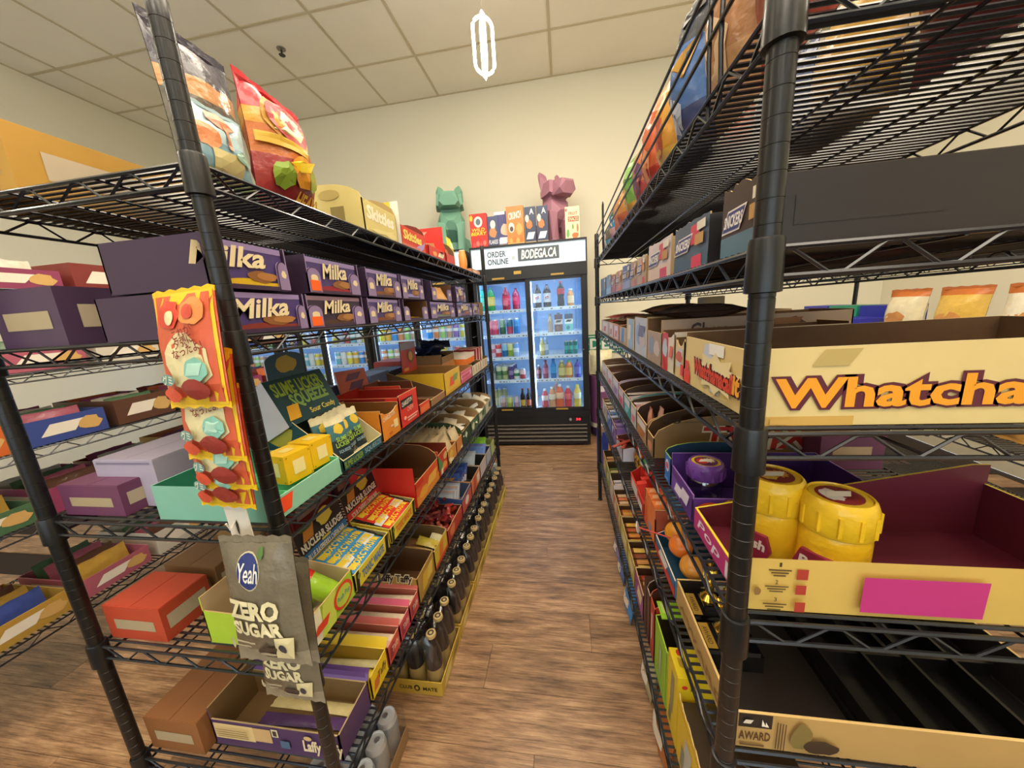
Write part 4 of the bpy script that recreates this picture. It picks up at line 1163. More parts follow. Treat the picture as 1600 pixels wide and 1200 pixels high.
hf = Face((P0[0] + .0003, a, P0[1]), (0, 1, 0), dirv, b - a, hl)
prints(T, hf, [('rect', .02, .05, .98, .95, '1f4a52'), tx('SLIME LICKER', .06, .62, .9, .92, '9ab83a', bold=.03), tx('SQUEEZE', .22, .28, .88, .62, '8fb860', bold=.04), tx('Sour Candy', .42, .06, .9, .22, 'e8d860', bold=.02), ('slant', .05, .1, .3, .4, 'f0b42a')])
pts = [(P1[0] - .001, -.085 + .02 * 0 + (b - a) * .62 * u, P1[1] + .0 + .065 * v * 1.0) for u, v in shape_pts('tab')]
g = G(); q = [(y, z) for _, y, z in pts]; g.prism(q, 'x', P1[0] - .004, P1[0] - .001, wh, card('24506a'), wh); g.build('header_arch', T)
prints(T, Face((P1[0] - .0006, -.085, P1[1]), (0, 1, 0), (0, 0, 1), (b - a) * .62, .065), [('blob', .15, .1, .85, .9, 'b5a04a', {'seed': 12})])
prints(T, Face((-d, -w / 2 - .0003, 0), (1, 0, 0), (0, 0, 1), d, .155), [('blob', .1, .42, .52, .86, 'b5a83e', {'seed': 14}), tx('TOXIC WASTE', .08, .24, .72, .36, 'cfd8d0'), tx('SLIME LICKER', .05, .04, .8, .2, '6f8f2e', bold=.03)])
prints(T, Face((.0003, -w / 2, 0), (0, 1, 0), (0, 0, 1), w, .028), [tx('SLIME LICKER', .02, .2, .45, .8, '8fa83a'), tx('SQUEEZE', .5, .2, .95, .8, '8fb0c0')])
T['w'] = w; T['d'] = d; T['t'] = t
for i, (x, y, yaw, lb) in enumerate(((-.03, -.055, -.25, 'first'), (-.035, -.02, .15, 'second'), (-.04, .03, -.05, 'third'), (-.075, -.05, -.2, 'fourth'), (-.08, .01, .1, 'fifth'), (-.085, .055, .0, 'sixth'))):
    s = 1; U = Vector((-math.sin(yaw), math.cos(yaw), 0)); V = Vector((-.22, 0, 1))
    pouch('squeeze_pouch', lb + ' squeeze pouch with a dark lower half, standing in the teal display', 'candy', .058, .122, .022, [(.08, F('d8cfa8')), (.5, F('23313a')), (.86, F('3a6f7a')), (1, F('e0d8b0'))], frame((-.562 + x, .825 + y, ZL[2] + .074), U, V), seed=i % 3, nx=6,
          art=[('blob', .2, .6, .8, .86, 'd8b83a', {'seed': 4 + i}), tx('SLIME\nLICKER', .15, .34, .85, .56, '9ac04a', bold=.02), tx('SQUEEZE', .2, .2, .8, .28, '9ab8c8')])
# orange box, red boxes
T = L('orange open carton with cream lettering, cut down at the front', 'display box', .925, 1.045, 2, .2, .09, .105, 'e08a2a', ci='8a5a2a', style='box', dip=.012, hs=.1, art={'front': [tx('CHARLESTON', .1, .7, .75, .86, 'f2e4c8', rot=.1), ('rect', .45, .35, .6, .42, 'f0d8b0'), ('rect', .62, .25, .85, .55, 'f6dca0'), ('rect', .3, .12, .5, .2, 'c9641e')]})
lay_bars(T, 'brown wrapped bar at the bottom of the orange open carton', 'candy bar', 2, .15, .035, .014, ['8a4a2a'], jit=.1)
T = L('bright red open carton reading CHARLESTON CHEW', 'display box', 1.05, 1.2, 2, .24, .115, .12, 'd83326', ci='a8281e', style='box', hs=.11, art={'front': [('rect', .08, .56, .7, .84, '2a2220'), tx('CHARLESTON', .12, .64, .66, .78, 'f0e8d8', rot=.08), tx('CHEW', .35, .4, .7, .56, 'f0b0a0'), ('rect', .3, .2, .9, .24, 'f0c0b0'), ('rect', .3, .12, .8, .16, 'f0c0b0'), ('oval', .12, .2, .25, .32, 'f2b8a0')], 'near': [('rect', .1, .8, .8, .9, '8f1d1d')]})
lay_bars(T, 'red wrapped bar lying in the bright red carton', 'candy bar', 3, .2, .038, .014, ['b52a24', 'd8d0c8', '8f1f1c'], layers=2, jit=.04)
T = L('red carton with a stepped low front next to the CHARLESTON one', 'display box', 1.205, 1.31, 2, .22, .04, .125, 'd8402e', ci='6a3a26', style='step', hs=.12, art={'front': [('rect', .1, .1, .9, .7, 'e8763a')]})
lay_bars(T, 'orange wrapped bar in the stepped red carton', 'candy bar', 2, .16, .04, .014, ['e07a36', 'd8402e'])
L('plain brown lined open carton, deep and empty looking', 'display box', 1.32, 1.5, 2, .3, .03, .125, '9a6f42', style='slope', hs=.125, hn=.05)
T = L('yellow carton with an orange splash on the front', 'display box', 1.505, 1.755, 2, .24, .105, .11, 'e2b82a', ci='9a703c', style='box', art={'front': [('slant', .25, .3, .65, .7, 'e8562a'), ('slant', .45, .45, .85, .75, '7f9a4a'), ('rect', 0, 0, 1, .12, 'd8a21e')]})
T = L('pink carton with a pale band, beyond the yellow one', 'display box', 1.76, 1.985, 2, .098, .065, .075, 'd8607a', ci='a8764a', style='box', art={'front': [('rect', .0, .35, 1, .75, 'e8a0b0'), ('rect', .1, .42, .8, .66, 'd8486a')]})
LC('flat kraft carton with printed red seals lying open behind the pink carton', 'carton', 1.762, 1.985, 2, .24, .115, 'b5793a', xo=-.1, art={'top': [('rect', .1, .5, .3, .9, 'a84a2e')], 'front': [('rect', .35, .45, .55, .8, 'a83a26'), ('rect', .6, .5, .66, .75, '8a3a26')]})
T = thing('display_card', 'red display card with a gold oval emblem, standing behind the yellow carton', 'display card', (-.745, 1.55, ZL[2] + .12))
g = G(); g.prism([(-.08, 0), (.08, 0), (.085, .14), (-.075, .15)], 'x', -.004, 0, card('4a4440'), card('c9351f'), card('3a3430')); g.build('card', T)
prints(T, Face((.0004, -.08, 0), (0, 1, 0), (0, 0, 1), .16, .145), [('rect', .02, .75, .98, .98, 'a89aa0'), ('oval', .42, .28, .82, .72, '7a4a26'), ('oval', .48, .36, .76, .66, 'd8a03a'), ('rect', .1, .06, .4, .16, 'e8a03a')])
T = tray('L', 'kraft box behind the pink carton holding a fan of navy packets', 'display box', 1.765, 1.98, ZL[2] + .117, .2, .035, .05, KRAFT, ci=None, xo=-.1, style='box')
pile(T, 'navy blue packet in the heap of packets above the kraft carton', 'snack', 18, .07, .16, .018, ['222c48', '2c3a5f', '1a2238'], .035, .105, seed=4, xr=(.25, .75), flat=.55, wrinkle=.002)
T = L('cream slotted tray with upright orange and white packets, far end of the third shelf', 'display box', 2.0, 2.22, 2, .22, .06, .07, 'e2d4b0', style='box', art={'front': [('rect', .1, .2, .2, .9, 'c9a070'), ('rect', .4, .2, .5, .9, 'c9a070'), ('rect', .7, .2, .8, .9, 'c9a070')]})
edge_packs(T, 'orange topped black packet standing in the cream slotted tray', 'snack', 9, .16, .125, .014, [[(.55, F('3a3a2e')), (.8, F('e2792e')), (1, F('e8dcc8'))]], lean=.12)
T = L('second cream slotted tray with crimson packets, by the rack post', 'display box', 2.225, 2.43, 2, .22, .06, .07, 'e0cfae', style='box', art={'front': [('rect', .3, .2, .4, .9, 'c9a070'), ('rect', .6, .2, .7, .9, 'c9a070')]})
edge_packs(T, 'crimson and cream packet standing in the tray by the rack post', 'snack', 8, .16, .135, .014, ['8f2f3a', 'e2d4b8', 'a83a44'], lean=.1)
# behind the front boxes on that shelf
for a, b, x, h, c, lb, art in ((.95, 1.12, -.26, .15, '2c3a6a', 'navy box with pale capital letters behind the orange carton', [tx('ERS', .55, .35, .95, .6, 'd8d4e0'), ('slant', .2, .7, .6, .82, 'c8c4d0')]),
                               (1.36, 1.52, -.28, .135, '6f86b8', 'light blue box standing behind the brown lined carton', [('oval', .2, .2, .5, .8, 'e8e0d8')]),
                               (1.54, 1.76, -.3, .12, '2f3a5f', 'dark blue box behind the yellow carton', [('oval', .1, .2, .35, .8, 'c8b8a0')]),
                               (1.78, 1.95, -.35, .14, 'a83a3a', 'brick red box behind the navy packets', [('rect', .1, .4, .9, .7, 'e8d0c0')])):
    LC(lb, 'box', a, b, 2, .16, h, c, xo=x, art={'front': art, 'near': [('rect', .1, .3, .9, .6, c)]})
T = thing('display_card', 'tilted salmon pink card with dotted dark pattern, behind the CHARLESTON carton', 'display card', (-.80, 1.2, ZL[2] + .001), -.1)
g = G(); g.prism([(-.07, 0), (.09, 0), (.05, .19), (-.11, .2)], 'x', -.006, 0, card('b5705a'), card('c9705f'), card('d8a090')); g.build('card', T)
prints(T, Face((.0004, -.08, 0), (0, 1, 0), (0, 0, 1), .14, .19), [('slant', .15, .6, .85, .78, '6a4a6a'), ('slant', .1, .82, .75, .95, '6a4a6a'), ('oval', .6, .2, .8, .34, 'e8c8a0')])
LC('plain lilac white carton at the back, beside the teal stepped display', 'carton', .56, .74, 2, .16, .11, 'a8a0b4', xo=-.32, art={'near': [('rect', .05, .9, .95, .94, '7f7890')]})

# ---------------------------------------------- fourth shelf
T = L('green white and red candy tray by the grey hanging bags', 'display box', .53, .69, 1, .26, .075, .12, 'a8c83a', ci='c9b48a', style='slope', hs=.12, hn=.085,
      art={'front': [('rect', 0, 0, .25, 1, 'e8e4c8'), ('slant', .2, 0, .6, 1, 'c8d85a'), ('oval', .5, .1, .95, .95, 'd8432a'), ('oval', .55, .18, .9, .85, 'b8c84a'), tx('Push Pop', .57, .4, .88, .62, '2f8f8a', shear=.2), ('slant', .05, .3, .4, .55, 'd8432a')]})
for i, (x, y, rz, lb) in enumerate(((-.62, .64, .5, 'lime green candy tub with a red lid and barcode lying in the green tray'), (-.69, .63, .7, 'second lime tub with a red lid, half under the first'))):
    Q = thing('candy_tub', lb, 'candy', (x, y, ZL[1] + .062 - .02 * i), 0)
    g = G(); g.lathe([(.024, -.05), (.026, -.046), (.026, .03)], foil('9ac42e'), 16); b_ = g.build('tub_body', Q, True); b_.rotation_euler = (.9, 0, rz - 1.8)
    g = G(); g.lathe([(.027, .028), (.027, .058), (.022, .063)], foil('d8321e'), 16); b2 = g.build('tub_lid', Q, True); b2.rotation_euler = b_.rotation_euler
    g = G(); pts = [(-.014, .0), (.014, .0), (.014, .022), (-.014, .022)]
    fcn = [(.0268 * math.sin(u / .026), -.0268 * math.cos(u / .026), v - .03) for u, v in pts]
    g.face(fcn, card('e8e6dc'))
    for k in range(6):
        u = -.011 + .004 * k; g.face([(.0272 * math.sin(u / .026), -.0272 * math.cos(u / .026), -.026), (.0272 * math.sin((u + .0018) / .026), -.0272 * math.cos((u + .0018) / .026), -.026), (.0272 * math.sin((u + .0018) / .026), -.0272 * math.cos((u + .0018) / .026), -.012), (.0272 * math.sin(u / .026), -.0272 * math.cos(u / .026), -.012)], card('2a2a2a'))
    o = put('barcode_label', g.mesh('barcode_label', fix=False), Q); o.rotation_euler = b_.rotation_euler
def sludge(y0, y1, head1, line2, bar, lab, barc, txt2):
    T = L(lab, 'display box', y0, y1, 1, .135, .05, .075, 'dcc63a', ci='a89a6a', ce='e0d070', style='slope', hs=.07,
          art={'front': [('slant', .02, 0, .12, 1, '1d1d1a'), ('slant', .85, 0, .97, 1, '1d1d1a'), tx('TOXIC WASTE', .18, .25, .8, .75, txt2, bold=.03), ('oval', .06, .55, .14, .85, '7f8f2e')]})
    w = y1 - y0
    g = G(); lean = .07
    P0 = Vector((-.13, 0, .045)); P1 = Vector((-.155, 0, .165))
    g.face([(P0.x, -w / 2, P0.z), (P0.x, w / 2, P0.z), (P1.x, w / 2, P1.z), (P1.x, -w / 2, P1.z)], card('241f22')); g.face([(P0.x - .003, -w / 2, P0.z), (P1.x - .003, -w / 2, P1.z), (P1.x - .003, w / 2, P1.z), (P0.x - .003, w / 2, P0.z)], KRAFT)
    g.build('header', T)
    fc = Face((P0.x + .0003, -w / 2, P0.z), (0, 1, 0), P1 - P0, w, (P1 - P0).length)
    prints(T, fc, [('rect', 0, 0, 1, .42, head1), tx('NUCLEAR SLUDGE', .04, .46, .96, .64, 'ece6d8', bold=.04), tx(line2, .1, .22, .92, .36, 'ece6d8', bold=.02), ('rect', .42, .40, .62, .45, 'e0c84a'), ('slant', .1, .66, .38, .95, 'c9802e'), ('oval', .08, .88, .36, 1.0, '3f5a3a'), ('blob', .42, .66, .8, 1.12, 'd8c04a', {'seed': 21})])
    lay_bars(T, barc + ' wrapped chew bar in the matching sludge tray', 'candy bar', 4, .17, .034, .013, [bar, bar, 'd9dce0', bar], layers=2, jit=.07, z0=.022, tilt=.25, along='y', end='2a2822', mid=bar,
             art=[('slant', .1, .1, .9, .25, 'e8c83a'), tx('TOXIC WASTE', -1.3, .44, 2.3, .56, 'e8d23a' if bar != 'd8352a' else 'f0c02a', rot=PI / 2, bold=.04), ('slant', .1, .8, .9, .9, 'e8c83a')])
sludge(.692, .875, '2f6fb0', 'BLUE RASPBERRY CHEW BAR', '3f8fc4', 'yellow edged tray of blue chew bars with a dark NUCLEAR SLUDGE header', 'blue', '2f6fb0')
sludge(.885, 1.07, 'c9352f', 'SOUR CHERRY CHEW BAR', 'd8352a', 'yellow edged tray of red chew bars with a dark NUCLEAR SLUDGE header', 'red', 'd84a2a')
T = L('deep red and orange carton with a rounded brown inside, past the sludge trays', 'display box', 1.085, 1.32, 1, .26, .095, .16, 'd8562a', ci='6a4428', style='curve', hs=.16, hn=.075,
      art={'front': [('rect', 0, 0, 1, .4, 'e08a2e'), ('blob', .1, .1, .5, .6, 'e8a53a'), ('slant', .4, .3, .95, .7, 'e8b04a'), ('rect', 0, .8, .3, 1, 'c92a22')], 'near': [('rect', 0, 0, 1, 1, 'c9281f')]})
T = L('red and green patterned carton beside the rounded red one', 'display box', 1.325, 1.44, 1, .24, .1, .12, 'c93a2a', ci='8a3a26', style='box', art={'front': [('tri', .0, .3, .6, 1, '5f8f5a'), ('blob', .3, .1, .9, .5, 'e8a04a'), ('blob', .5, .5, 1, .9, 'e2c07a'), ('slant', .1, .05, .4, .3, 'e8dcc0')]})
T = L('orange tray packed with two rows of tan packets, nearer row', 'display box', 1.445, 1.575, 1, .26, .07, .08, 'd8924a', ci='7a4a2a', style='slope', hs=.08, art={'front': [('blob', .1, .2, .6, .9, 'e8c04a')]})
stand_packs(T, 'tan packet with a pointed top, in the nearer row of the orange trays', 'snack', 11, .115, .12, .014, ['ead7a8', 'd8c090', 'cbb694'], lean=.3, jit=.12)
T = L('orange tray of tan packets, farther row under the kraft divider', 'display box', 1.58, 1.68, 1, .26, .07, .09, 'd88a4a', ci='7a4a2a', style='slope', hs=.09)
stand_packs(T, 'tan packet with a pointed top, in the farther row of the orange trays', 'snack', 11, .09, .12, .014, ['eedcb4', 'dcc69c', 'cdba98'], lean=.3, jit=.12)
for i, (a, b, lb, ht) in enumerate(((1.685, 1.85, 'dark green carton with a white diamond and a kraft inside, nearest of the green row', .135), (1.86, 2.04, 'second dark green carton of cream pouches', .12), (2.05, 2.24, 'third green and white carton of cream pouches', .12), (2.25, 2.44, 'last white and green carton of the fourth shelf, by the rack post', .12))):
    T = L(lb, 'display box', a, b, 1, .26, .075, ht, ['2f4a34', '4f6a4a', '9aa890', 'd8cfb8'][i], ci='a08058', style='curve', hs=ht, hn=ht if i == 0 else None,
          art={'front': ([('diamond', .3, .25, .6, .8, 'e8ecd8')] if i == 0 else [('blob', .1, .1, .5, .8, 'e2dcc0'), ('blob', .5, .2, .9, .9, '3f6a44')])})
    pile(T, ['cream pouch in the nearest dark green carton', 'cream pouch in the second green carton', 'cream and pink pouch in the third green carton', 'white pouch in the carton by the rack post'][i], 'snack', 11, .075, .11, .022, ['ece2c4', 'e4d9bc', 'f0ead8', 'd8b0a0' if i == 2 else 'ece4d0'], .03, .1, seed=i + 5, flat=.6)
for i, (a, b, h, c, lb) in enumerate(((.9, 1.1, .13, '8a2a30', 'dark crimson box deep behind the red sludge tray'), (1.12, 1.3, .1, '4a3038', 'brown box behind the rounded red carton'), (1.5, 1.68, .14, '3a2430', 'dark maroon box behind the tan packets'), (1.75, 2.3, .1, 'c8d0dc', 'long pale box at the back of the green row'))):
    LC(lb, 'box', a, b, 1, .14, h, c, xo=-.36, art={'front': [('rect', .1, .3, .9, .7, 'c8b8b0')]})

# ---------------------------------------------- fifth shelf
T = L('purple taffy carton nearest the camera with a shipping label', 'display box', .545, .672, 0, .36, .08, .115, '4b3560', ci='7a5f3c', ce='b09a70', style='box', hs=.08, t=.0035,
      art={'near': [('rect', .02, .2, .34, .62, 'd8c08a'), ('rect', .34, .25, .48, .62, 'c9a878'), ('rect', .49, .45, .54, .66, 'e0d8b8'), ('rect', .5, .48, .53, .62, '3a3428'), tx('Laffy Taffy', .72, .1, 1.02, .5, 'e6d6b4', bold=.04, shear=.1), ('oval', .74, .5, .8, .62, 'c9b07a'), ('rect', .55, .2, .62, .4, '4a6a8a')] + [('rect', .05, .3 + .07 * i, .3, .32 + .07 * i, '8a7448') for i in range(4)], 'far': [('rect', 0, .85, 1, 1, '6a4a88')]},
      flap=[('far', '6f4f90', .03, 1.0)])
lay_bars(T, 'cream wrapped taffy bar lying in the purple carton', 'candy bar', 3, .27, .03, .012, ['e0cf98', '5a3f70', 'd8c890'], layers=1, jit=.05)
T = L('yellow taffy carton behind the purple one', 'display box', .68, .77, 0, .3, .075, .09, 'e2c01e', ci='b0902a', ce='e8d060', style='box', hs=.075, art={'near': [tx('Laffy Taffy', .45, .25, .98, .75, '3a2a20', bold=.03, shear=.1), ('rect', 0, .8, 1, 1, 'e8c828')], 'front': [('slant', .1, .2, .5, .6, 'c9702a'), tx('Taffy', .4, .3, .9, .7, '5a4020', shear=.2)]}, flap=[('far', 'e8c420', .028, .9)])
lay_bars(T, 'yellow wrapped taffy bar in the yellow carton', 'candy bar', 3, .25, .024, .012, ['e2c83a', 'd8d0a0', 'e0b82a'], layers=3, jit=.05)
for i, (a, b, lb, cc) in enumerate(((.775, .85, 'salmon pink taffy carton next to the yellow one', 'c9503f'), (.852, .925, 'middle pink taffy carton of the row of three', 'c9435a'), (.927, 1.0, 'farthest pink taffy carton of the row of three', 'c24a4a'))):
    T = L(lb, 'display box', a, b, 0, .32, .065, .08, cc, ci='a85a4a', ce='e0a090', style='box', hs=.07, art={'front': [('slant', .1, .2, .5, .8, '8f2f3a'), tx('Taffy', .3, .3, .9, .7, 'f0d0c0', shear=.2)]}, flap=[('far', ['d0655a', 'dd5f7a', 'd0655a'][i], .02, .9)])
    lay_bars(T, 'cream and red taffy stick in the ' + ['salmon pink', 'middle pink', 'farthest pink'][i] + ' carton', 'candy bar', 2, .27, .024, .012, ['e6d2b8', 'c94a4a', 'dcb0a0'], layers=3, jit=.07, z0=.018)
T = L('brown gold taffy carton with dark outlined lettering', 'display box', 1.005, 1.165, 0, .22, .105, .13, 'a8823a', ci='6a4a30', ce='c9a868', style='slope', hs=.12, hn=.125, art={'near': [tx('Laffy Taffy', .28, .58, .94, .96, 'e8d8b0', bold=.09, shear=.15), tx('Laffy Taffy', .3, .61, .92, .93, '2a1a14', bold=.03, shear=.15), ('rect', .62, .52, .92, .6, 'c9503a'), tx('Laffy Taffy', .02, .2, .36, .4, '5a4426', shear=.15), ('rect', .5, .2, .9, .24, '8a6a30')], 'front': [('slant', .2, .2, .6, .8, 'd8b23a'), ('slant', .5, .3, .9, .8, 'e0c85a')]})
T = L('lemon yellow carton with assorted lollipops inside', 'display box', 1.17, 1.325, 0, .28, .09, .11, 'd8bc3a', ci='6a5232', style='curve', hs=.11, art={'front': [('slant', .3, .2, .7, .9, 'e07a2a'), ('rect', 0, .0, 1, .2, 'c9452e')]})
pile(T, 'yellow and green wrapped sweet in the lemon yellow carton', 'candy', 9, .05, .085, .02, ['d8c24a', 'a8b83a', 'e8e0b0', '9a6a3a'], .02, .07, seed=8)
T = L('low red tray heaped with shiny dark red sweets', 'display box', 1.335, 1.56, 0, .3, .07, .07, 'b8352a', ci='6a2a22', style='low', hs=.08, art={'front': [('blob', .1, .1, .5, .9, 'd8824a')]})
pile(T, 'dark red twist wrapped sweet in the heaped red tray', 'candy', 110, .022, .045, .015, ['8f2420', 'a8382a', '6f1c20', 'b85a4a', '8a3a34'], .02, .12, seed=11, xr=(.05, .95), flat=.9, wrinkle=.003)
T = L('blue rimmed box of small white lights packets beside the red sweets', 'display box', 1.57, 1.75, 0, .28, .09, .115, '3a5a9a', ci='4a5a7a', style='slope', hs=.115, art={'front': [('rect', 0, 0, 1, .8, 'c9524a'), ('oval', .3, .2, .7, .7, 'e8dcd0')]})
edge_packs(T, 'white and blue packet fanned in the blue rimmed box', 'snack', 9, .16, .085, .012, ['d8e0e8', 'c0c8d8', 'e0b8a8'], lean=.5, z0=.02)
T = L('box of blue and white pouches with red badges, fifth shelf', 'display box', 1.76, 1.965, 0, .28, .09, .1, 'd8805a', ci='3a3028', style='slope', hs=.1, art={'front': [('slant', .2, 0, .5, 1, 'c9452e'), ('rect', .6, .2, .9, .8, 'e8dcc8')]})
edge_packs(T, 'blue pouch with a red badge in the orange fronted box', 'snack', 5, .12, .11, .02, [[(.3, F('e0e0ea')), (1, F('4a66b0'))], [(.4, F('d8d8e6')), (1, F('3a4f98'))]], lean=.55, z0=.02, art=[('oval', .55, .2, .9, .5, 'd8402e'), ('rect', .1, .15, .5, .45, 'e8e4ec'), ('slant', .2, .6, .8, .75, 'e8a04a')])
T = L('box of white pouches with a round red badge, fifth shelf', 'display box', 1.975, 2.15, 0, .28, .09, .1, 'c8c0c8', ci='2a2a2a', style='slope', hs=.1)
edge_packs(T, 'white pouch with a round red badge in the pale box', 'snack', 5, .13, .11, .02, ['cfe0e8', 'e2e6ea'], lean=.55, z0=.02, art=[('oval', .5, .2, .9, .6, 'd83a2e'), ('oval', .6, .3, .8, .5, 'f0e8e4'), ('slant', .1, .6, .8, .8, '8fb0d8')])
T = L('box of sky blue pouches near the far end of the fifth shelf', 'display box', 2.16, 2.3, 0, .28, .09, .1, 'b0b8d0', ci='2a3a6a', style='slope', hs=.1)
edge_packs(T, 'sky blue pouch laid in the box near the far end', 'snack', 4, .22, .1, .02, ['6f94d8', '7fa8e0', '8f86d0'], lean=.7, z0=.03)
T = L('pale green tray with lime pouches at the far end of the fifth shelf', 'display box', 2.31, 2.44, 0, .28, .095, .105, 'b8cf8a', ci='8f9a5a', style='slope', hs=.105)
edge_packs(T, 'lime green pouch with an orange corner in the pale green tray', 'snack', 3, .15, .1, .025, [[(.25, F('e07a3a')), (1, F('9ad83a'))], [(.25, F('d8b03a')), (1, F('8fd04a'))]], lean=.6, z0=.02)

# backs of the chocolate rack: cartons facing the next aisle
rr = random.Random(12)
for k, cols in enumerate((('8a5a34', '6f3f2c', 'b58a4a', '9a4a3a', 'c9a86a'), ('b5462e', '7a5a3a', '9a7a4a'), ('6a3a5a', '3a3f6a', '8a4a3a'), ('4a3550', '5a4468', '6a4a3a', '43304a', '58406a', '4a3550'), ('b58a3a', 'c9b46a', '9a3a2a', 'a8834a'))):
    n = len(cols); a = .52
    for i, c in enumerate(cols):
        b = a + 1.9 / n - .04 if k not in (1, 2) else a + .11
        h = (.1, .09, .07, .11, .12)[k]
        nm = ('fifth', 'fourth', 'third', 'chocolate', 'top')[k]
        LC('%s carton, number %s along the rear edge of the %s shelf' % ({'8a5a34': 'brown', '6f3f2c': 'dark brown', 'b58a4a': 'tan', '9a4a3a': 'rust', 'c9a86a': 'sand', 'b5462e': 'brick red', '7a5a3a': 'walnut', '9a7a4a': 'khaki', '6a3a5a': 'plum', '3a3f6a': 'indigo', '8a4a3a': 'russet', '4a3550': 'deep purple', '5a4468': 'mauve', '43304a': 'aubergine', '58406a': 'violet', 'b58a3a': 'mustard', 'c9b46a': 'straw', '9a3a2a': 'red', 'a8834a': 'bronze', '6a4a3a': 'cocoa'}[c], ('one', 'two', 'three', 'four', 'five', 'six')[i], nm), 'carton', a, b, k, .16, h, c, xo=-.365, art={'front': [('rect', .1, .3, .9, .7, 'b8a890')], 'near': [('rect', .15, .3, .85, .6, 'a8987a')]})
        a = b + (.04 if k not in (1, 2) else .02)

# ============================================================ RIGHT RACK CONTENTS
# top shelf: big bags behind the guard rail, rising over it
Z = ZR[5] + .001
def rb(y, w, h, T_, bands, lab, seed, art=None, x=.30, lean=.02, yaw=0.0):
    bag('R', 'chip_bag', lab, y, x, w, h, T_, bands, lean=lean, yaw=yaw, seed=seed, art=art, z=Z, wr=.006)
rb(.545, .17, .31, .1, [(.3, F('a8402e')), (.7, F('7a2a26')), (1, F('c98a5a'))], 'brick red chip bag at the near end of the guard rail', 1, [('blob', .2, .2, .8, .6, 'e0b080'), ('slant', .2, .7, .8, .85, 'e8d0b0')])
rb(.70, .16, .30, .1, [(.25, F('c99a6a')), (.7, F('b5835a')), (1, F('d8a830'))], 'tan and gold chip bag behind the guard uprights', 2, [('blob', .15, .1, .8, .5, 'e8c8a0'), ('slant', .1, .6, .9, .8, 'f0e0c8')])
rb(.86, .17, .31, .12, [(.3, F('3a4a7a')), (.62, F('4f74b0')), (1, F('3a3f48'))], 'dark grey and blue chip bag standing highest over the rail', 3, [('blob', .1, .1, .7, .4, 'b8c4d8'), ('slant', .15, .45, .9, .62, 'd8a850'), ('blob', .3, .7, .9, .9, '55585a')])
rb(1.01, .15, .26, .11, [(.3, F('d8b050')), (.7, F('d89a3a')), (1, F('e0d8c0'))], 'white and gold chip bag just past the blue one', 4, [('blob', .2, .2, .8, .6, 'b5482e')])
rb(1.145, .16, .29, .12, [(.3, F('b0382a')), (.75, F('c9603a')), (1, F('c98a60'))], 'copper orange chip bag near the middle of the rail', 5, [('blob', .1, .15, .8, .5, 'e8a070'), ('slant', .1, .6, .9, .75, 'e8d8c0')])
rb(1.3, .15, .24, .11, [(.4, F('a84a4a')), (1, F('c98058'))], 'rose brown chip bag next to the green one', 6, [('blob', .2, .2, .9, .7, '6a4a6a')])
rb(1.46, .17, .265, .12, [(.3, F('c99a4a')), (.55, F('6fa04a')), (1, F('5f9a4a'))], 'green and orange chip bag on the guarded shelf', 7, [('blob', .1, .1, .7, .6, 'e0b060'), ('blob', .5, .55, .9, .8, '8fc06a')])
rb(1.64, .16, .22, .11, [(.4, F('b8603a')), (1, F('c98a4a'))], 'amber brown chip bag beyond the green one', 8, [('slant', .1, .5, .9, .8, 'e0c090')])
rb(1.80, .14, .23, .1, [(.5, F('b5705a')), (1, F('b8845a'))], 'dull pink chip bag beyond the amber one', 9)
rb(1.95, .14, .24, .1, [(.35, F('c9a0a0')), (.65, F('3f7fb8')), (1, F('3a5f5a'))], 'blue banded chip bag near the far end of the rail', 10, [('slant', .1, .4, .9, .65, 'd8d870')])
rb(2.10, .14, .17, .1, [(.4, F('4f9ac0')), (1, F('6a6258'))], 'small turquoise and grey chip bag near the far end of the rail', 11)
rb(2.24, .13, .17, .1, [(.5, F('c0bab0')), (1, F('a8a098'))], 'small silvery chip bag at the very end of the rail', 12)
for i, y in enumerate((.6, .82, 1.05, 1.3, 1.55, 1.8, 2.1)):
    bag('R', 'chip_bag', ('maroon', 'ochre', 'navy', 'rust', 'olive', 'brown', 'teal')[i] + ' chip bag in the rear row of the guarded top shelf', y, .55, .2, .25, .11, [(1, F(('6f2a2a', 'b08a3a', '2f3f6a', 'a8502e', '6a7a3a', '7a5236', '3a7a7a')[i]))], seed=i, z=Z, wr=.005)

# second shelf: chocolate bar cartons with white framed lettering
def snk(y0, y1, h, body, side, lab, word=True, torn=.012, extra=(), d=.3, top='3a2c22'):
    art = [('rect', 0, 0, 1, .38, extra[0] if extra else body)]
    if len(extra) > 1: art += [('rect', .58, 0, .85, .3, extra[1]), ('rect', .55, .55, .8, .95, extra[1])]
    if word: art += [('slant', .02, .44, .62, .8, 'e6dcd8'), ('slant', .05, .47, .59, .77, '2b3478'), tx('SNICKERS', .1, .52, .55, .72, 'f0ece8', shear=.15, bold=.03)]
    art += [('rect', .7, .5, .92, .72, 'b58a4a'), ('rect', .76, .78, .97, .95, 'd9d2c4')]
    RC(lab, 'carton', y0, y1, 4, d, h, body, cs=side, ct=top, art={'front': art, 'near': [('rect', .1, .3, .6, .7, side)]}, torn=torn, seam=True)
snk(.478, .598, .083, '3a2a26', '241c1a', 'dark brown carton with blue framed lettering, nearest on the second shelf', torn=.022, extra=('4f6f80',))  # blue grey lower panel puts the sheen into the colour
snk(.645, .825, .083, '47566a', '1c1a1c', 'carton painted with blue grey sheen, red patches and framed lettering, beside the dark brown one', extra=('3f5566', 'c9344a'))  # bluish sheen on the front put into the body and panel colours
snk(.85, 1.06, .088, 'cdbfc0', 'b89a70', 'carton with pale glare painted on, a kraft side and framed lettering', extra=('d0b8a8', 'c9405a'))  # pale front colours stand in for glare
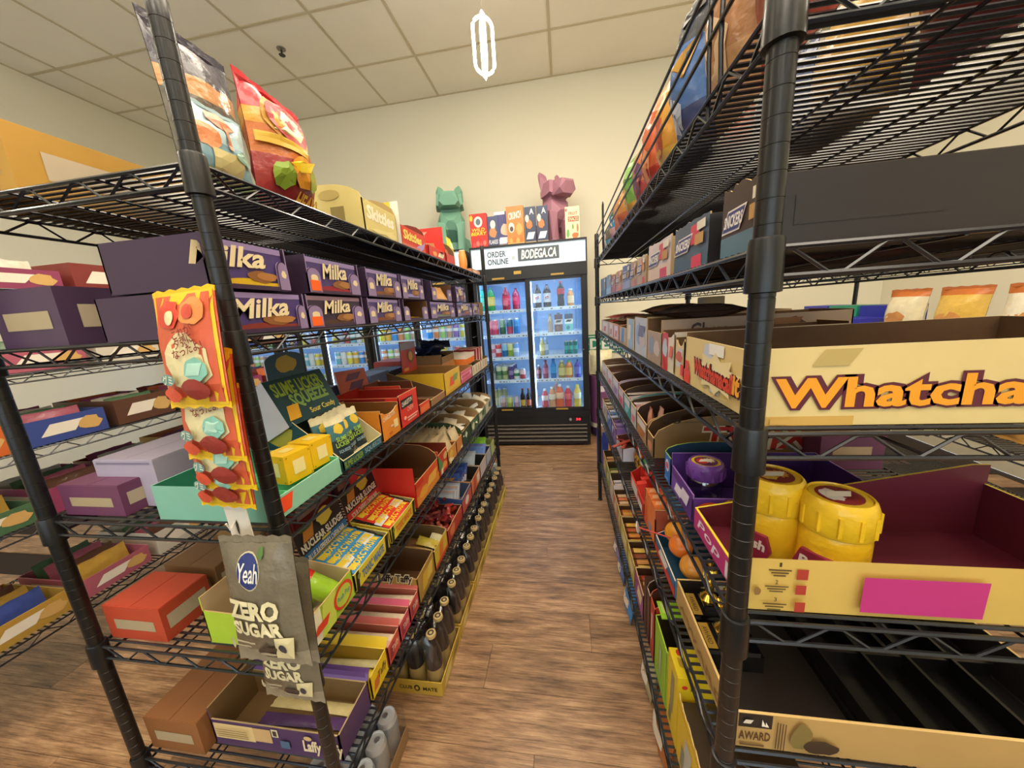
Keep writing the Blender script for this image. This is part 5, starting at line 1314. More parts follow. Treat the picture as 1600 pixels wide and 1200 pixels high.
for a, b, h, body, sd, ex, lb in ((1.085, 1.21, .08, 'b8a490', '9a7a50', ('b09a84', 'c9503a'), 'fourth carton of the second shelf, pinkish tan with lettering'),
                                  (1.215, 1.325, .08, 'b09a88', '9a7a50', ('a88a7a', 'c0707a'), 'fifth carton of the second shelf, rosy beige with lettering'),
                                  (1.33, 1.5, .085, '6a78a8', '2f2f6a', ('8a90b0',), 'sixth carton of the second shelf, violet blue with a navy side'),
                                  (1.505, 1.68, .082, 'c09a70', '8a6a3a', ('b5806a', 'c97a5a'), 'seventh carton of the second shelf, orange tan'),
                                  (1.69, 1.83, .082, 'a86a58', '6a2a2a', ('a0605a',), 'eighth carton of the second shelf, brick coloured')):
    snk(a, b, h, body, sd, lb, extra=ex, d=.28)
snk(1.84, 2.04, .095, '7f9ab8', '1f2230', 'ninth carton of the second shelf, sky blue with a black side', word=False, extra=('90b0c8',))
snk(2.06, 2.32, .1, '6f8298', '1f2230', 'last carton of the second shelf, steel blue by the rack post', word=False, extra=('54697f',))

# third shelf: snack cartons
bur = [('slant', .2, .2, .5, .9, 'b8c0d0'), ('slant', .5, .1, .75, .8, 'd8d0b8')]
T = R('large cream carton with red and orange cartoon lettering at the rack post', 'display box', .455, .735, 3, .52, .092, .1, 'd9c184', style='box', hs=.1, ce='e0cc98', t=.004, dip=.0, hn=.098,
      art={'front': [('slant', .3, .45, .5, .95, 'c0c8d8'), ('slant', .45, .1, .62, .6, 'c8ccd8'), ('rect', .42, .78, .62, .98, 'e8e6de'), ('rect', .0, .02, .12, .3, 'd8402e'), ('rect', .03, .3, .1, .5, 'd8503a'),
                     ('burst', .2, .08, .86, .84, 'e4d4a0'), tx('Whatchamacallit', .2, .26, .84, .62, '4a1c1c', bold=.1, rot=-.04), tx('Whatchamacall', .205, .28, .755, .6, 'd0482c', bold=.04, rot=-.04), tx('it', .76, .265, .835, .59, 'eaa02a', bold=.05, rot=-.04), ('slant', .5, .04, .8, .1, 'b8a878')],
           'near': [('rect', .0, .0, .2, .12, 'c9a052'), ('slant', .1, .75, .2, .95, 'b8a060'), tx('Whatchamacallit', .015, .2, .95, .64, '5a1c2c', bold=.1), tx('Whatchamacallit', .025, .23, .94, .61, 'e89a22', bold=.03), ('rect', .02, .02, .06, .1, 'c9a052')]})
pile(T, 'brown wrapped bar inside the large cream carton', 'candy bar', 8, .04, .2, .02, ['8a5a2e', 'a8482a', '6a3f26'], .02, .05, seed=6)
T = R('smaller cream carton with a red emblem, next to the large cream one', 'display box', .74, .80, 3, .3, .08, .085, 'd8c08c', style='box', dip=.012, art={'front': [('slant', .2, .3, .9, .8, 'c0c4cc'), ('blob', .1, .4, .9, .75, 'c9604a'), ('rect', .7, .1, 1, .4, 'd8402e')]})
T = R('red and white carton with a torn curved top, full of orange packets', 'display box', .805, .9, 3, .34, .09, .1, 'd8ccb8', style='box', dip=.01, hs=.095, art={'front': [('rect', 0, 0, .5, 1, 'c9403a'), ('blob', .02, .3, .5, .9, 'b8c0d0'), ('tri', .1, 0, .5, .4, 'b82a2a'), ('slant', .65, .4, .95, .7, 'd8684a')]})
lay_bars(T, 'orange foil packet lying in the torn red and white carton', 'snack', 3, .28, .03, .02, ['c96a3a', 'd88a4a', 'a8482a'], layers=3, jit=.06)
T = R('brown carton printed with dark snack mix lettering on its tall side', 'display box', .91, 1.06, 3, .42, .085, .12, 'a8907a', style='box', hs=.118, hn=.118, art={'near': [tx('Chex\nmix', .16, .2, .36, .9, '3a1a16', bold=.02), ('blob', .5, .2, .85, .95, '5f4028', {'seed': 4}), ('slant', .56, .6, .75, .9, '8a5a2e')], 'front': [('blob', .1, .2, .6, .9, '8a90a0'), ('blob', .5, .2, .95, .8, 'c0b0a0')]})
lay_bars(T, 'dark snack bag laid over the tall brown carton', 'snack bag', 3, .2, .07, .035, ['3a3238', '2c2a34', '4a3c38'], layers=1, jit=.15, z0=.115)
T = R('blue white carton with pale streaks, fifth along the third shelf', 'display box', 1.065, 1.24, 3, .38, .118, .122, 'b8bcc8', style='box', ci='8a6a44', art={'front': [('blob', .1, .2, .6, .9, '8a9ac0'), ('blob', .4, .2, .95, .7, 'c0b4a8'), ('slant', .3, .5, .9, .8, '6a6a86')], 'near': [('rect', 0, 0, 1, 1, 'c0a070')]})
lay_bars(T, 'dark brown snack bag lying across the pale streaked carton', 'snack bag', 3, .19, .075, .035, ['4a342a', '3c2c28', '5a4030'], jit=.2, z0=.118)
R('beige carton with a blue panel, sixth along the third shelf', 'display box', 1.245, 1.4, 3, .36, .11, .115, 'c9b488', style='box', art={'front': [('rect', .3, 0, .8, 1, '8fb0d0'), ('slant', .2, .3, .6, .8, 'd8d4c8')]})
T = R('blue topped carton with an open dark inside, seventh along the third shelf', 'display box', 1.405, 1.58, 3, .36, .07, .11, 'b89a78', style='slope', hs=.11, art={'front': [('slant', .3, .1, .7, .95, '3f7fc0')]})
edge_packs(T, 'bright blue packet standing in the blue topped carton', 'snack', 4, .2, .1, .02, ['3f78b8', '5a90c8'], lean=.2)
for i, (a, b, c, lb) in enumerate(((1.59, 1.76, 'c98a6a', 'salmon carton with white panels, eighth along the third shelf'), (1.765, 1.93, 'd0b8b0', 'pale pink carton, ninth along the third shelf'), (1.935, 2.3, 'c9b8a8', 'wide carton with a red bag on top, last of the third shelf'))):
    T = R(lb, 'display box', a, b, 3, .34, .075, .1, c, style='slope', hs=.1, art={'front': [('rect', .2, .1, .8, .9, 'd8d0d0'), ('slant', .3, .2, .7, .6, 'c9605a')]})
    lay_bars(T, ['brown', 'red brown', 'scarlet'][i] + ' snack bag lying in the ' + ['eighth', 'ninth', 'last'][i] + ' carton of the third shelf', 'snack bag', 3, .26, .06, .03, [['6a4a36', '7a5236'], ['8a4a3a', '6a3a30'], ['c02a2a', 'd84a3a', 'a8262a']][i], layers=2, jit=.15, z0=.05)
T = thing('card_box', 'small olive grey box standing up on the third shelf against the wall light', 'box', (.62, 1.6, ZR[3] + .001))
g = G(); g.box(-.04, .04, -.035, .035, 0, .17, [card('a8a878')] + [card('6f6448')] * 5); g.box(-.037, .037, -.032, -.0006, .17, .1715, card('8a8058')); g.box(-.037, .037, .0006, .032, .17, .1715, card('8a8058')); g.build('box_body', T)
prints(T, Face((-.04, -.0354, 0), (1, 0, 0), (0, 0, 1), .08, .17), [('rect', .2, .2, .8, .6, '574a30')])

# fourth shelf
T = R('yellow and magenta display box with a cut front, holding yellow jars', 'display box', .455, .648, 2, .46, .042, .1, 'd9b92a', ci='6a2433', ce='e8d040', style='slope', hs=.135, hn=.085, t=.004,
      art={'front': [('rect', 0, 0, 1, .98, 'b8347a'), ('rect', .7, .1, .9, .8, 'd8d0d8'), tx('Pop', .1, .2, .6, .8, 'e8d8f0', shear=.2)],
           'near': [('rect', 0, 0, 1, .62, 'cfae5a'), tx('1', .088, .53, .095, .58, '4a3a20'), ('rect', 0.0600, 0.4848, 0.1220, 0.5010, '5a4828'), ('rect', 0.0660, 0.4551, 0.1140, 0.4713, '5a4828'), ('rect', 0.0720, 0.4254, 0.1060, 0.4416, '5a4828'), ('rect', .135, .4, .165, .52, 'a83a2e'), tx('2', .078, .34, .086, .39, '4a3a20'), ('rect', 0.0500, 0.3076, 0.1150, 0.3220, '5a4828'), ('rect', 0.0560, 0.2812, 0.1070, 0.2956, '5a4828'), ('rect', 0.0620, 0.2548, 0.0990, 0.2692, '5a4828'), ('rect', .132, .24, .16, .35, 'a83a2e'), ('blob', .015, .2, .04, .32, '8a6a3a'), tx('3', .075, .15, .083, .2, '4a3a20'), ('rect', 0.0450, 0.1148, 0.1100, 0.1310, '5a4828'), ('rect', 0.0510, 0.0851, 0.1020, 0.1013, '5a4828'), ('rect', 0.0570, 0.0554, 0.0940, 0.0716, '5a4828'), ('rect', .13, .05, .158, .17, 'a83a2e'), ('rect', .3, .1, .6, .5, 'b8327a')]})
def jar(label, x, y, z, r, h, body, lid, ring, art_c, clear=False):
    Q = thing('candy_jar', label, 'jar', (x, y, z))
    g = G(); g.lathe([(r * .8, 0), (r * .95, .006), (r * .95, h * .55), (r * .88, h * .62)], glassy('d8d8e8', .25, .1) if clear else foil(body), 24); g.build('jar_body', Q, True)
    g = G(); g.lathe([(r * .96, h * .62), (r, h * .64), (r, h * .9), (r * .93, h * .97), (r * .85, h), (r * .82, h), (r * .8, h - .003), (.002, h - .003)], foil(lid), 28); g.build('lid', Q, True)
    prints(Q, Face((-r * .78, -r * .78, h - .0027), (1, 0, 0), (0, 1, 0), r * 1.56, r * 1.56), [('oval', 0, 0, 1, 1, ring), ('oval', .1, .1, .9, .9, art_c[0]), ('blob', .15, .2, .6, .8, art_c[1], {'seed': 3}), ('burst', .4, .3, .85, .75, art_c[2]), ('slant', .2, .4, .8, .62, 'f0e8d8')])
    g = G()
    for k in range(12):
        a = 2 * PI * k / 12; g.box(r * .99 * math.cos(a) - .0025, r * .99 * math.cos(a) + .0025, r * .99 * math.sin(a) - .0025, r * .99 * math.sin(a) + .0025, h * .66, h * .88, foil(lid))
    g.build('lid_ridges', Q)
    if not clear:
        g = G(); g.prism([(-.02, .01), (.02, .01), (.028, .03), (.02, .055), (-.02, .055), (-.028, .03)], 'x', -r - .002, -r * .9, card('8f2742'), card('a8304a'), card('8f2742')); o = g.build('badge', Q); o.rotation_euler = (0, 0, .6)
        prints(o, Face((-r - .0022, .026, .01), (0, -1, 0), (0, 0, 1), .052, .045), [tx('Push', .1, .4, .9, .8, 'e8e0dc', shear=.1, bold=.04), ('blob', .25, .05, .5, .3, '2a1a1a')])
    return Q
jar('large yellow candy jar with a maroon ringed lid, behind the yellow display front', .335, .578, ZR[2] + .005, .045, .145, 'e2b422', 'e8bc26', 'e8c030', ('7a2a2e', 'd8b04a', 'c98a3a'))
jar('second yellow candy jar nearer the corner of the yellow display box', .395, .525, ZR[2] + .005, .045, .14, 'e2b422', 'e8bc26', 'e8c030', ('8a2a2e', 'e0d8d0', '7a2226'))
T = R('violet display box with a tall purple card and a yellow pop picture', 'display box', .66, .80, 2, .3, .06, .09, '5a2f86', ci='46286e', ce='8a6ab0', style='box', hs=.09, hn=.052,
      art={'front': [('rect', .05, .1, .5, .7, '6a4aa8'), ('slant', .2, .2, .6, .6, 'e8e0f0'), ('slant', .5, .3, .9, .8, 'd8d0e8')], 'near': [('slant', .02, .05, .8, .56, 'd8a828'), ('slant', .18, .12, .75, .42, 'c96a2a'), ('oval', .02, .12, .2, .5, 'd8562a')]})
jar('purple lidded candy jar with a yellow patterned top inside the violet display', .292, .735, ZR[2] + .006, .036, .095, '6a3a90', '6a3f8f', 'd8b82a', ('5a2a5a', 'c9352e', 'e8d0b0'), clear=True)
T = R('small bright blue box with an oval badge beside the violet display', 'display box', .805, .855, 2, .2, .07, .09, '2f6fc8', ci='1f3a5a', ce='8fb03a', style='curve', hs=.095, hn=.07, art={'front': [('oval', .2, .4, .8, .85, 'd8dcf0'), ('oval', .3, .5, .7, .75, 'c93a5a'), ('rect', .2, .1, .8, .2, '6fa0e0')]})
T = R('kraft carton with big red outlined lettering and the number 36', 'display box', .965, 1.045, 2, .42, .06, .13, '7f6440', ci='4a3422', style='curve', hs=.13, hn=.125, art={'near': [tx('36', .06, .8, .17, .93, '2f2418'), ('rect', .19, .82, .3, .84, '5a4830'), tx('TWIX', .3, .2, .98, .74, 'd8c8b0', bold=.07, shear=.12), tx('TWIX', .31, .22, .97, .72, 'a8241e', bold=.02, shear=.12)], 'front': [('blob', .1, .1, .9, .7, 'c98a6a')]})
bx = [(1.05, 1.2, .07, .12, 'a8835a', '3a281c', 'brown carton with a rounded dark inside, sixth along the fourth shelf'), (1.205, 1.31, .075, .1, 'b8c0c0', '3a2a20', 'grey white carton of pink wrappers along the fourth shelf'), (1.315, 1.46, .075, .11, '4fa0a8', '3a281c', 'teal carton with white lettering patches'),
      (1.465, 1.6, .075, .1, 'c88aa0', '4a3024', 'pink carton beyond the teal one'), (1.605, 1.8, .085, .11, 'b8a8c0', '4a3024', 'lilac carton beyond the pink one'), (1.805, 2.02, .085, .1, 'c8b8b8', '6a4a34', 'dusty white carton with a rounded front'), (2.03, 2.3, .085, .1, 'd8c8b8', '8a6a50', 'cream carton with pale wrappers at the far end of the fourth shelf')]
for i, (a, b, hf, hb, c, ci, lb) in enumerate(bx):
    T = R(lb, 'display box', a, b, 2, .36, hf, hb, c, ci=ci, style='curve', hs=hb, hn=hb * .96, art={'front': [('rect', .1, .55, .9, .9, 'd8d0d0'), ('slant', .2, .15, .8, .5, ['b8703a', 'd87a90', '8fd0d8', 'd04a70', '8f6aa8', 'c8707a', 'c99a7a'][i])]})
    if i in (1, 2, 5, 6):
        lay_bars(T, ['', 'pink and white wrapped bar in the grey white carton', 'pale wrapped bar in the teal carton', '', '', 'mauve wrapped bar in the dusty white carton', 'cream and brown wrapped bar at the far end of the fourth shelf'][i], 'candy bar', 3, .26, .03, .016, [['e0'], ['d8a0a8', 'e0d0d0'], ['c0b0b0', 'd8c8c0'], ['a'], ['a'], ['b89a98', '6a4a44'], ['d8c8b0', '6a4a3a', 'e0d8d0']][i], layers=2, jit=.06, z0=.05)
lp = [o for o in SC.objects if o.get('label', '').startswith('brown carton with a rounded dark inside')][0]
lp['w'] = .148
stand_packs(lp, 'pale pink frilled packet standing at the front of the brown carton', 'snack', 2, .04, .1, .02, ['d8a898', 'c98a6a'], lean=.0, x0=-.03, x1=-.06)

# fifth shelf
T = R('kraft tray printed AWARD holding trophies, at the rack post', 'display box', .455, .735, 1, .5, .06, .075, 'b5935a', ci='2a2420', ce='d8b87a', style='box', hs=.062, hn=.068, t=.004,
      art={'near': [('rect', .015, .55, .11, .9, '1f1c1a'), tx('AWARD', .018, .22, .108, .45, '5a3f26', bold=.02), ('tri', .08, .62, .092, .8, 'e8e0d0'), ('tri', .09, .62, .1, .75, 'e8e0d0'), ('slant', .025, .68, .055, .78, 'd8d0c0'), ('rect', .02, .1, .09, .15, '6a4f34')] + [('rect', .12 + .007 * i, .1, .123 + .007 * i, .8, '4a3a28') for i in range(4)] + [('blob', .155, .1, .22, .9, '7a6a3a'), ('blob', .18, .1, .3, .5, '3a2c20')], 'front': [tx('AWARD', .1, .2, .9, .5, '8a6a3a')], 'far': [('diamond', .1, .3, .4, .9, 'c9b898'), ('diamond', .3, .3, .7, .9, 'bca888')]})
def trophy(y, lab):
    Q = thing('trophy', lab, 'trophy', (.298, y, ZR[1] + .006))
    bk = mat('0e0d0e', .12, 0, .05)
    g = G(); g.box(-.05, .05, -.034, .034, 0, .034, bk); g.box(-.046, .046, -.03, .03, .034, .04, bk); g.box(-.022, .012, -.018, .018, .04, .055, bk); g.build('plinth', Q)
    prints(Q, Face((-.045, .028, .0403), (0, -1, 0), (1, 0, 0), .056, .018), [('rect', 0, 0, 1, 1, mat('c9a046', .35, .5)), tx('AWARD', .15, .25, .85, .75, '5a4420')])
    gd = mat('d8b84a', .15, .95, .05)
    g = G(); g.lathe([(.017, .055), (.018, .06), (.012, .066), (.008, .07), (.009, .085), (.0105, .1), (.008, .108), (.010, .118), (.014, .126), (.011, .133), (.004, .135), (.004, .138), (.0075, .142), (.0075, .150), (.003, .155)], gd, 14, (-.006, 0, 0)); g.build('figure', Q, True)
    g = G()
    for s in (-1, 1): g.tube([(-.006, s * .013, .126), (-.012, s * .016, .112), (-.016, s * .004, .104)], .0032, gd, 6)
    g.build('arm', Q, True)
trophy(.682, 'gold figure trophy on a black plinth, nearer the orange lollipops'); trophy(.607, 'gold figure trophy on a black plinth, nearer the thick rack post')
T = thing('plastic_tray', 'shiny black plastic insert tray filling the rest of the AWARD box', 'tray', (.52, .595, ZR[1] + .006))
g = G(); bk = mat('131212', .25, 0, .1)
g.box(-.08, .2, -.13, .13, 0, .012, bk)
for i in range(4): g.box(-.075 + i * .07, -.07 + i * .07, -.13, .13, .012, .045, bk)
for y in (-.1275, 0, .1275): g.box(-.08, .2, y - .0025, y + .0025, .012, .04, bk)
g.build('insert', T)
T = R('blue and red tray holding three orange ball lollipops', 'display box', .742, .925, 1, .17, .045, .115, '2f6f9a', ci='1a3f56', ce='d8d0c0', style='slope', hs=.12, hn=.05, art={'front': [('rect', 0, 0, 1, .5, 'c93a2e'), ('slant', .2, .3, .7, .9, 'e0d8d0')], 'near': [('rect', 0, 0, .22, .42, '3f86c8'), ('rect', .75, 0, 1, .4, 'd8402e')]})
for i, (y, x, zz, c) in enumerate(((.775, .29, .062, 'd8923a'), (.83, .28, .078, 'd8742a'), (.885, .285, .078, 'e0952a'))):
    Q = thing('lollipop', ['orange ball lollipop nearest the trophies', 'reddish orange ball lollipop, middle of the three, with a stick and white disc', 'amber ball lollipop farthest of the three'][i], 'lollipop', (x, y, ZR[1] + zz))
    g = G(); R_ = .0285
    g.lathe([(R_ * math.sin(PI * k / 14) + .0002, -R_ * math.cos(PI * k / 14)) for k in range(15)], mat(c, .25, 0, .18, 30, .1), 24); g.lathe([(R_ + .0004, -.0012), (R_ + .0009, 0), (R_ + .0004, .0012)], mat(c, .3), 24); o = g.build('candy_ball', Q, True); o.rotation_euler = (.6, .5, 0)
    if i == 1:
        g = G(); g.tube([(-.02, .015, .012), (-.095, .045, .02)], .002, mat('b8322a', .4), 8); g.build('stick', Q, True)
        g = G(); g.lathe([(.0005, -.001), (.015, -.001), (.016, 0), (.015, .001), (.0005, .001)], mat('dcdcda', .4), 20); o = g.build('disc', Q, True, (-.098, .046, .02), (0, PI / 2 - .2, -.3))
T = R('brick coloured MYSTERY carton with orange and blue small boxes', 'display box', .93, 1.06, 1, .17, .085, .115, '9a4a34', ci='5a2a22', style='box', hs=.115, hn=.115, art={'near': [tx('MYSTERY', .2, .75, .8, .88, 'd8a890'), ('burst', .28, .3, .62, .62, '2a1d1c'), ('oval', .42, .4, .52, .5, 'c99a80'), ('rect', .05, .25, .95, .3, '7a3526')], 'front': [('blob', .1, .2, .9, .95, 'c9a08a'), ('rect', 0, 0, .3, .9, 'd8562e'), ('blob', .4, .1, .8, .5, '8a8fa8')]})
for i in range(6):
    Q = thing('candy_box', ('orange' if i % 2 == 0 else 'blue') + ' small candy box standing in the MYSTERY carton', 'box', (.265 + .055 * (i % 2), .955 + .036 * (i // 2), ZR[1] + .006), 0, ('orange' if i % 2 == 0 else 'blue') + ' boxes in the MYSTERY carton')
    c = card('e0763a') if i % 2 == 0 else card('2f6fb8')
    g = G(); g.box(-.024, .024, -.0165, .0165, 0, .118, c); g.build('box_body', Q)
    prints(Q, Face((-.024, -.0165, .1183), (1, 0, 0), (0, 1, 0), .048, .033), [('slant', .1, .2, .6, .8, 'f0b080' if i % 2 == 0 else '8fc0e0'), ('oval', .55, .3, .9, .7, 'd8402e' if i % 2 == 0 else '1f4f90')])
T = R('red display stand with a tall back card and small red packs', 'display box', 1.07, 1.3, 1, .16, .05, .08, 'c9281f', ci='b8241c', ce='d84a3a', style='slope', hs=.15, hn=.045, art={'front': [('rect', .1, .1, .55, .9, 'd8cfc8'), ('rect', .6, .1, .9, .6, 'e0d8d0')]})
g = G(); g.lathe([(.003, -.022), (.018, -.014), (.024, 0), (.02, .012), (.008, .02), (.001, .021)], mat('2a8a4a', .3), 18); o = g.build('candy_tin', None, True, (.29, 1.24, ZR[1] + .115)); tag(o, 'small round green candy tin with pale sides in the red display stand', 'tin')
g = G(); g.lathe([(.0245, -.004), (.026, 0), (.0245, .006)], mat('dcd8c8', .4), 18); g.build('band', o, True)
g = G(); g.lathe([(.022, -.10), (.024, -.095), (.024, -.022)], card('c9281f'), 14); g.build('pedestal', o, True)
for i in range(3):
    Q = thing('candy_pack', ['nearest', 'middle', 'farthest'][i] + ' slim red candy pack leaning in the red display stand', 'candy', (.275 + .02 * i, 1.1 + .032 * i, ZR[1] + .006), 0)
    g = G(); g.prism([(-.012, 0), (.02, 0), (-.02, .11), (-.05, .105)], 'y', -.011, .011, *([card('d8382e')] * 3)); g.build('pack_body', Q)
    prints(Q, Face((-.0125, .011, .0), (0, -1, 0), (-.33, 0, 1), .022, .1), [('slant', .1, .5, .9, .8, 'f0e0d8')])
bag('R', 'candy_bag', 'red bag with yellow stacked lettering, leaning behind the red display stand', 1.40, .30, .17, .15, .04, [(.3, F('6a1f1c')), (1, F('b8261e'))], lean=.1, seed=2, z=ZR[1] + .001, wr=.003, art=[('blob', .1, .1, .9, .75, '3a1a14', {'seed': 5}), tx('YUM\nYUM', .15, .12, .9, .7, 'd8a828', bold=.05)])
T = R('open white box with dark red pretzel coloured sticks, fifth shelf', 'display box', 1.5, 1.68, 1, .2, .06, .09, 'c8c8d8', ci='6a3a34', style='slope', hs=.09)
pile(T, 'dark red wrapped stick in the open white box', 'candy', 10, .02, .15, .015, ['8a2f2e', 'a84a3a', '6a2622'], .05, .09, seed=3)
for i, (a, b, c, lb) in enumerate(((1.69, 1.86, '8a6ab0', 'violet patterned box on the fifth shelf of the guarded rack'), (1.87, 2.05, '4f7fc0', 'blue and white box on the fifth shelf of the guarded rack'), (2.06, 2.3, 'd8c8b8', 'cream box at the far end of the fifth shelf of the guarded rack'))):
    T = R(lb, 'display box', a, b, 1, .24, .09, .105, c, style='slope', hs=.1, art={'front': [('blob', .1, .1, .9, .9, 'd8d8e8'), ('slant', .3, .2, .8, .7, ['6a4a90', '3060b0', 'c0a080'][i])]})
    lay_bars(T, ['violet', 'blue', 'cream'][i] + ' wrapped bar in the far boxes of the fifth shelf', 'candy bar', 3, .18, .04, .018, [['a080c0', '6a5090'], ['4f80c8', 'c0d0e8'], ['d8c8a8', 'a88a6a']][i], layers=2, z0=.06, jit=.1)

# bottom shelf
RC('yellow carton with a torn open top, nearest on the bottom shelf', 'carton', .555, .69, 0, .2, .165, 'd9b81e', cs='b8861e', ct='3a2c1c', art={'front': [('slant', .3, .2, .7, .8, 'b8b8b0'), ('slant', .2, .1, .4, .5, '8a8a70')], 'near': [('rect', .1, .7, .3, .72, 'a8402a')]}, torn=.03)
T = [o for o in SC.objects if o.get('label', '').startswith('yellow carton with a torn open')][0]
g = G(); g.face([(-.02, .066, .166), (-.18, .066, .166), (-.17, .10, .205), (-.04, .105, .2)], card('e8c826')); g.face([(-.02, .0665, .164), (-.04, .1055, .198), (-.17, .1005, .203), (-.18, .0665, .164)], KRAFT); g.build('flap', T)
RC('yellow closed carton with a red dot and grey logo patch', 'carton', .695, .775, 0, .22, .225, 'dcc01e', cs='d8b81c', ct='e0c620', art={'near': [('oval', .04, .85, .1, .9, 'c9352a'), tx('LU', .13, .84, .2, .91, '6a4a1c')], 'top': [('oval', .08, .06, .3, .12, 'c9352a'), ('slant', .35, .05, .75, .13, 'b0902a'), ('oval', .55, .4, .95, .8, 'd8d8d0'), ('oval', .62, .48, .88, .72, '8a8a84')], 'front': [('slant', .3, .3, .7, .85, '8f8a60'), ('slant', .2, .1, .5, .3, '7a7a50')]})
T = R('lime green open carton with a grey logo on its lid', 'display box', .785, .905, 0, .22, .19, .24, '8fbf2a', ci='3f3520', ce='a8d040', style='slope', hs=.235, hn=.2, art={'front': [('slant', .3, .2, .7, .8, '7aa838'), ('slant', .45, .25, .6, .75, 'b0b8a0')]})
g = G(); g.box(-.21, -.002, -.058, 0.0, .236, .24, card('9acb2e')); o = g.build('lid', T)
prints(o, Face((-.0, -.058, .2404), (0, 1, 0), (-1, 0, 0), .058, .21), [('oval', .1, .5, .8, .75, 'd8dcd0'), ('oval', .25, .55, .65, .7, '6a7a50'), ('slant', .1, .04, .9, .12, 'd0e080')])
T = R('deep red open carton with white script, on the bottom shelf', 'display box', .91, .965, 0, .22, .2, .25, 'a8281e', ci='4a2a1c', ce='c9503a', style='curve', hs=.25, hn=.22, art={'front': [('slant', .3, .3, .6, .8, 'd8c8c0')], 'near': [('rect', .1, .8, .16, .9, 'd8b0a0'), ('rect', .2, .8, .26, .9, 'd8b0a0')]})
R('dark maroon narrow open carton with an edge of white, on the bottom shelf', 'display box', .968, 1.01, 0, .22, .19, .24, '4a2420', ci='3a281c', ce='b8a898', style='curve', hs=.24)
RC('dark brown carton with a white dot and red mark on its side', 'carton', 1.015, 1.05, 0, .2, .2, '3f2418', art={'near': [('oval', .3, .85, .36, .9, 'd8d0c8'), ('slant', .5, .5, .8, .62, 'c9402e')]})
for i, (a, b, hf, c, bc, lb) in enumerate(((1.06, 1.2, .105, 'a8569a', ['d8b04a', 'a83a2a', 'c9a070'], 'purple fronted box of gold and red bars'), (1.205, 1.36, .1, 'c9b84a', ['c98a4a', 'e0b85a', '8a4a2e'], 'yellow green box of amber bars'),
                                          (1.365, 1.54, .1, 'c9c05a', ['d88a3a', 'e0a84a', 'b85a2e'], 'long yellow box of orange striped bars'), (1.545, 1.64, .1, 'd0b060', ['d8a04a', 'c9783a'], 'tan box of orange bars'),
                                          (1.645, 1.8, .1, 'd89a7a', ['d87a4a', 'e0b890'], 'salmon box of mixed bars'), (1.805, 1.96, .12, 'd8d0d0', ['c8c0c0', 'e0d8d8'], 'white box with a pink panel'), (1.965, 2.12, .12, '8fb84a', ['c9b07a', '6a7a3a'], 'lime rimmed open box'), (2.125, 2.3, .12, 'c99a6a', ['b0703a', 'd8a878'], 'sandy box at the far corner'))):
    T = R(lb + ', bottom shelf of the guarded rack', 'display box', a, b, 0, .3, hf, hf + .01, c, ci='3a281a', style='box', hs=hf, art={'front': [('blob', .1, .1, .6, .9, ['8a3a80', 'd8c860', 'd8d070', 'c9a050', 'c8705a', 'd88a90', '6f9a3a', 'b07a4a'][i]), ('slant', .3, .3, .9, .8, 'e8d8a8')]})
    lay_bars(T, 'striped bar lying in the ' + lb, 'candy bar', 4, .2, .028, .018, bc, layers=2, z0=.05, jit=.03, end='6a3a22', mid=None)
# on the floor below
for i, (y, x, c, lb, w, h) in enumerate(((.62, .27, 'b8b4b0', 'clear grey plastic pouch on the floor under the guarded rack', .14, .14), (.88, .27, 'a8622e', 'rust brown pouch leaning out on the floor under the guarded rack', .16, .16), (1.06, .27, 'a8a080', 'olive beige pouch on the floor under the guarded rack', .12, .15), (1.38, .262, '3f86c8', 'blue pouch on the floor under the guarded rack', .13, .17), (1.6, .265, '5a78b0', 'slate blue pouch on the floor under the guarded rack', .12, .15), (1.75, .265, '8f86a8', 'lavender grey pouch on the floor under the guarded rack', .1, .15))):
    bag('R', 'candy_pouch', lb, y, x, w, h, .05, [(.2, F(c)), (1, F(c))], lean=.15, seed=i, z=.004, art=[('rect', .2, .35, .8, .6, 'd8d0c0')])
T = thing('chip_carton', 'blue chip carton with an orange wedge picture, on the floor beyond the guarded rack', 'carton', (.43, 2.72, 0), .1)
g = G(); g.box(-.15, .15, 0, .25, 0, .36, [card('2a3f9a')] * 4 + [KRAFT, KRAFTD]); g.box(-.15, .15, -.003, 0, .36, .4, [card('2a3f9a')] * 4 + [TAN, TAN]); g.build('box_body', T)
prints(T, Face((-.15, -.0034, 0), (1, 0, 0), (0, 0, 1), .3, .36), [('tri', .15, .5, .5, .85, 'e8923a'), ('tri', .4, .45, .8, .75, 'e07a2a'), ('rect', .1, .1, .9, .35, '1f2f80'), ('slant', .2, .15, .8, .3, 'd84a3a')])

# rear cartons of the guarded rack
for k, (h, cols, nm) in enumerate(((.15, ('8a5a34', '6a4a30', 'a8835a'), 'bottom'), (.09, ('7a5a3a', '8a4a3a', '5a4a6a'), 'fifth'), (.1, ('6a3a5a', '9a7a4a', '3a4a6a'), 'fourth'), (.06, ('3f4a34', '8a6a44', '5a4030'), 'third'))):
    for i, c in enumerate(cols):
        a = .9 + i * .48
        RC('plain %s carton along the rear of the %s shelf of the guarded rack' % (('brown', 'tan', 'dark')[i], nm), 'carton', a, a + .4, k, .14, h, c, xo=-.38, art={'near': [('rect', .2, .3, .8, .6, 'b8a080')]})

